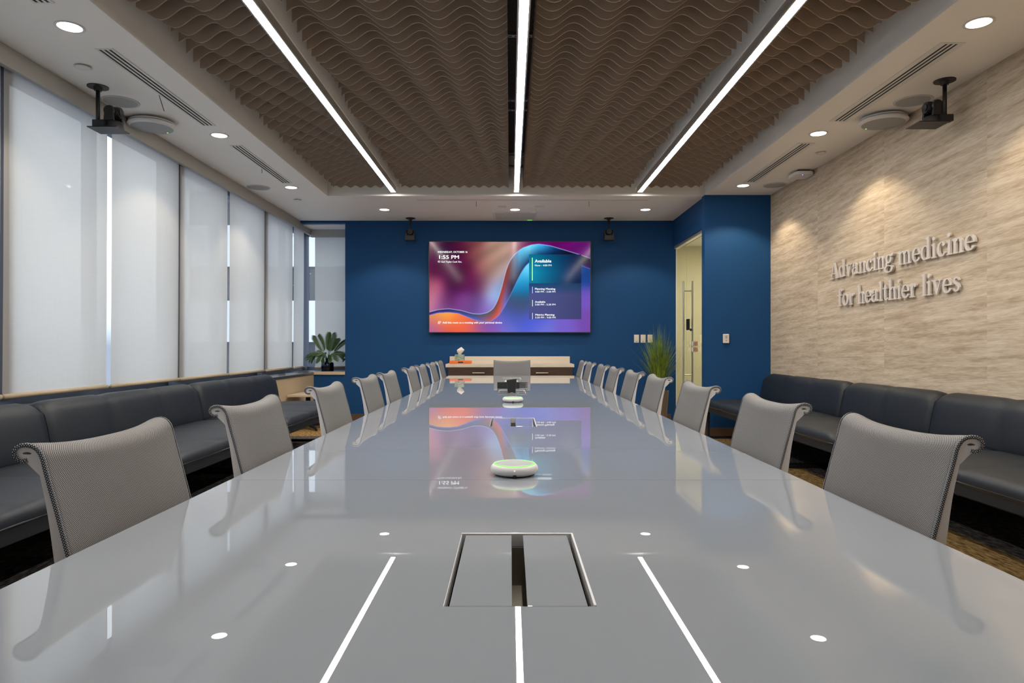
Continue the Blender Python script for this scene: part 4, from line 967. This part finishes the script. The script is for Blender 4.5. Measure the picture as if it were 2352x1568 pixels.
G['f'] = (.58, [stem(.24, .04, 1.22), slab(.24, 0, .46), ('c', [(.24, 1.15)]+ell(.44, 1.24, .20, .27, 180, 60, 12)), ('o', (.55, 1.38, .12)), ('p', [(.0, .90), (.54, .90), (.54, 1.0), (.0, 1.0)])])
G['A'] = (1.16, [('p', [(.46, 1.42), (.64, 1.42), (1.06, .05), (.80, .05)]), ('p', [(.46, 1.42), (.57, 1.42), (.20, .05), (.10, .05)]), ('p', [(.24, .42), (.82, .42), (.82, .50), (.24, .50)]), ('p', [(-.02, 0), (.34, 0), (.34, .07), (-.02, .07)]), ('p', [(.70, 0), (1.16, 0), (1.16, .07), (.70, .07)])])
def glyph(ch, name, parent, yorg, zorg, XH, sxf, xw):
    adv, parts = G[ch]; bm = bmesh.new(); D = .014; x0 = xw; cnt = [0]
    def poly(pts):
        cnt[0] += 1; cx_ = sum(p[0] for p in pts)/len(pts); cy_ = sum(p[1] for p in pts)/len(pts); k_ = 1+.0025*cnt[0]; pts = [(cx_+(p[0]-cx_)*k_, cy_+(p[1]-cy_)*(1+.001*cnt[0])) for p in pts]; x0 = xw+.00003*cnt[0]; D = .014+.00009*cnt[0]
        A = [bm.verts.new((x0, yorg-p[0]*XH*sxf, zorg+p[1]*XH)) for p in pts]; B = [bm.verts.new((x0-D, yorg-p[0]*XH*sxf, zorg+p[1]*XH)) for p in pts]
        try:
            bm.faces.new(A); bm.faces.new(B[::-1])
            for k in range(len(pts)): bm.faces.new((A[k], A[(k+1)%len(pts)], B[(k+1)%len(pts)], B[k]))
        except ValueError: pass
    def stroke(P, kind):
        closed = math.hypot(P[0][0]-P[-1][0], P[0][1]-P[-1][1]) < 1e-3
        Lf, Rt = [], []
        for i, p in enumerate(P):
            a = P[i-1] if i > 0 else (P[-2] if closed else P[0]); c = P[i+1] if i < len(P)-1 else (P[1] if closed else P[-1])
            dx, dy = c[0]-a[0], c[1]-a[1]; l = math.hypot(dx, dy) or 1; dx, dy = dx/l, dy/l
            wv = HL+(TH-HL)*abs(dy)**1.5 if kind == 'c' else (HL+(TH*1.05-HL)*max(0, 1-abs(i/(len(P)-1)-.5)*2.2) if kind == 'S' else HL)
            if kind == 'S': wv = max(wv, .10)
            Lf.append((p[0]-dy*wv/2, p[1]+dx*wv/2)); Rt.append((p[0]+dy*wv/2, p[1]-dx*wv/2))
        for i in range(len(P)-1): poly([Lf[i], Lf[i+1], Rt[i+1], Rt[i]])
    for kd, dat in parts:
        if kd == 'p': poly(dat)
        elif kd == 'o': poly([(dat[0]+dat[2]*math.cos(2*PI*k/20), dat[1]+dat[2]*math.sin(2*PI*k/20)) for k in range(20)])
        else: stroke(dat, kd)
    bmesh.ops.recalc_face_normals(bm, faces=bm.faces)
    me = bpy.data.meshes.new(name); bm.to_mesh(me); bm.free(); me.materials.append(M['letter'])
    o = link(bpy.data.objects.new(name, me), parent); return o
t = thing('wall_lettering', 'raised pale serif lettering reading Advancing medicine for healthier lives on the beige wall', 'sign', (XR, 5.6, 1.6))
def line(txt, ystart, yend, zb, XH):
    tot = sum(.45 if c == ' ' else G[c][0]+.03 for c in txt); sxf = (ystart-yend)/(tot*XH); x = 0
    for c in txt:
        if c == ' ': x += .45; continue
        o = glyph(c, 'letter', t, ystart-x*XH*sxf, zb, XH, sxf, XR-.010)
        o.matrix_parent_inverse = Matrix.Translation((-XR, -5.6, -1.6)); x += G[c][0]+.03
line('Advancing medicine', 6.63, 4.565, 1.728, .107)
line('for healthier lives', 6.48, 4.71, 1.459, .107)
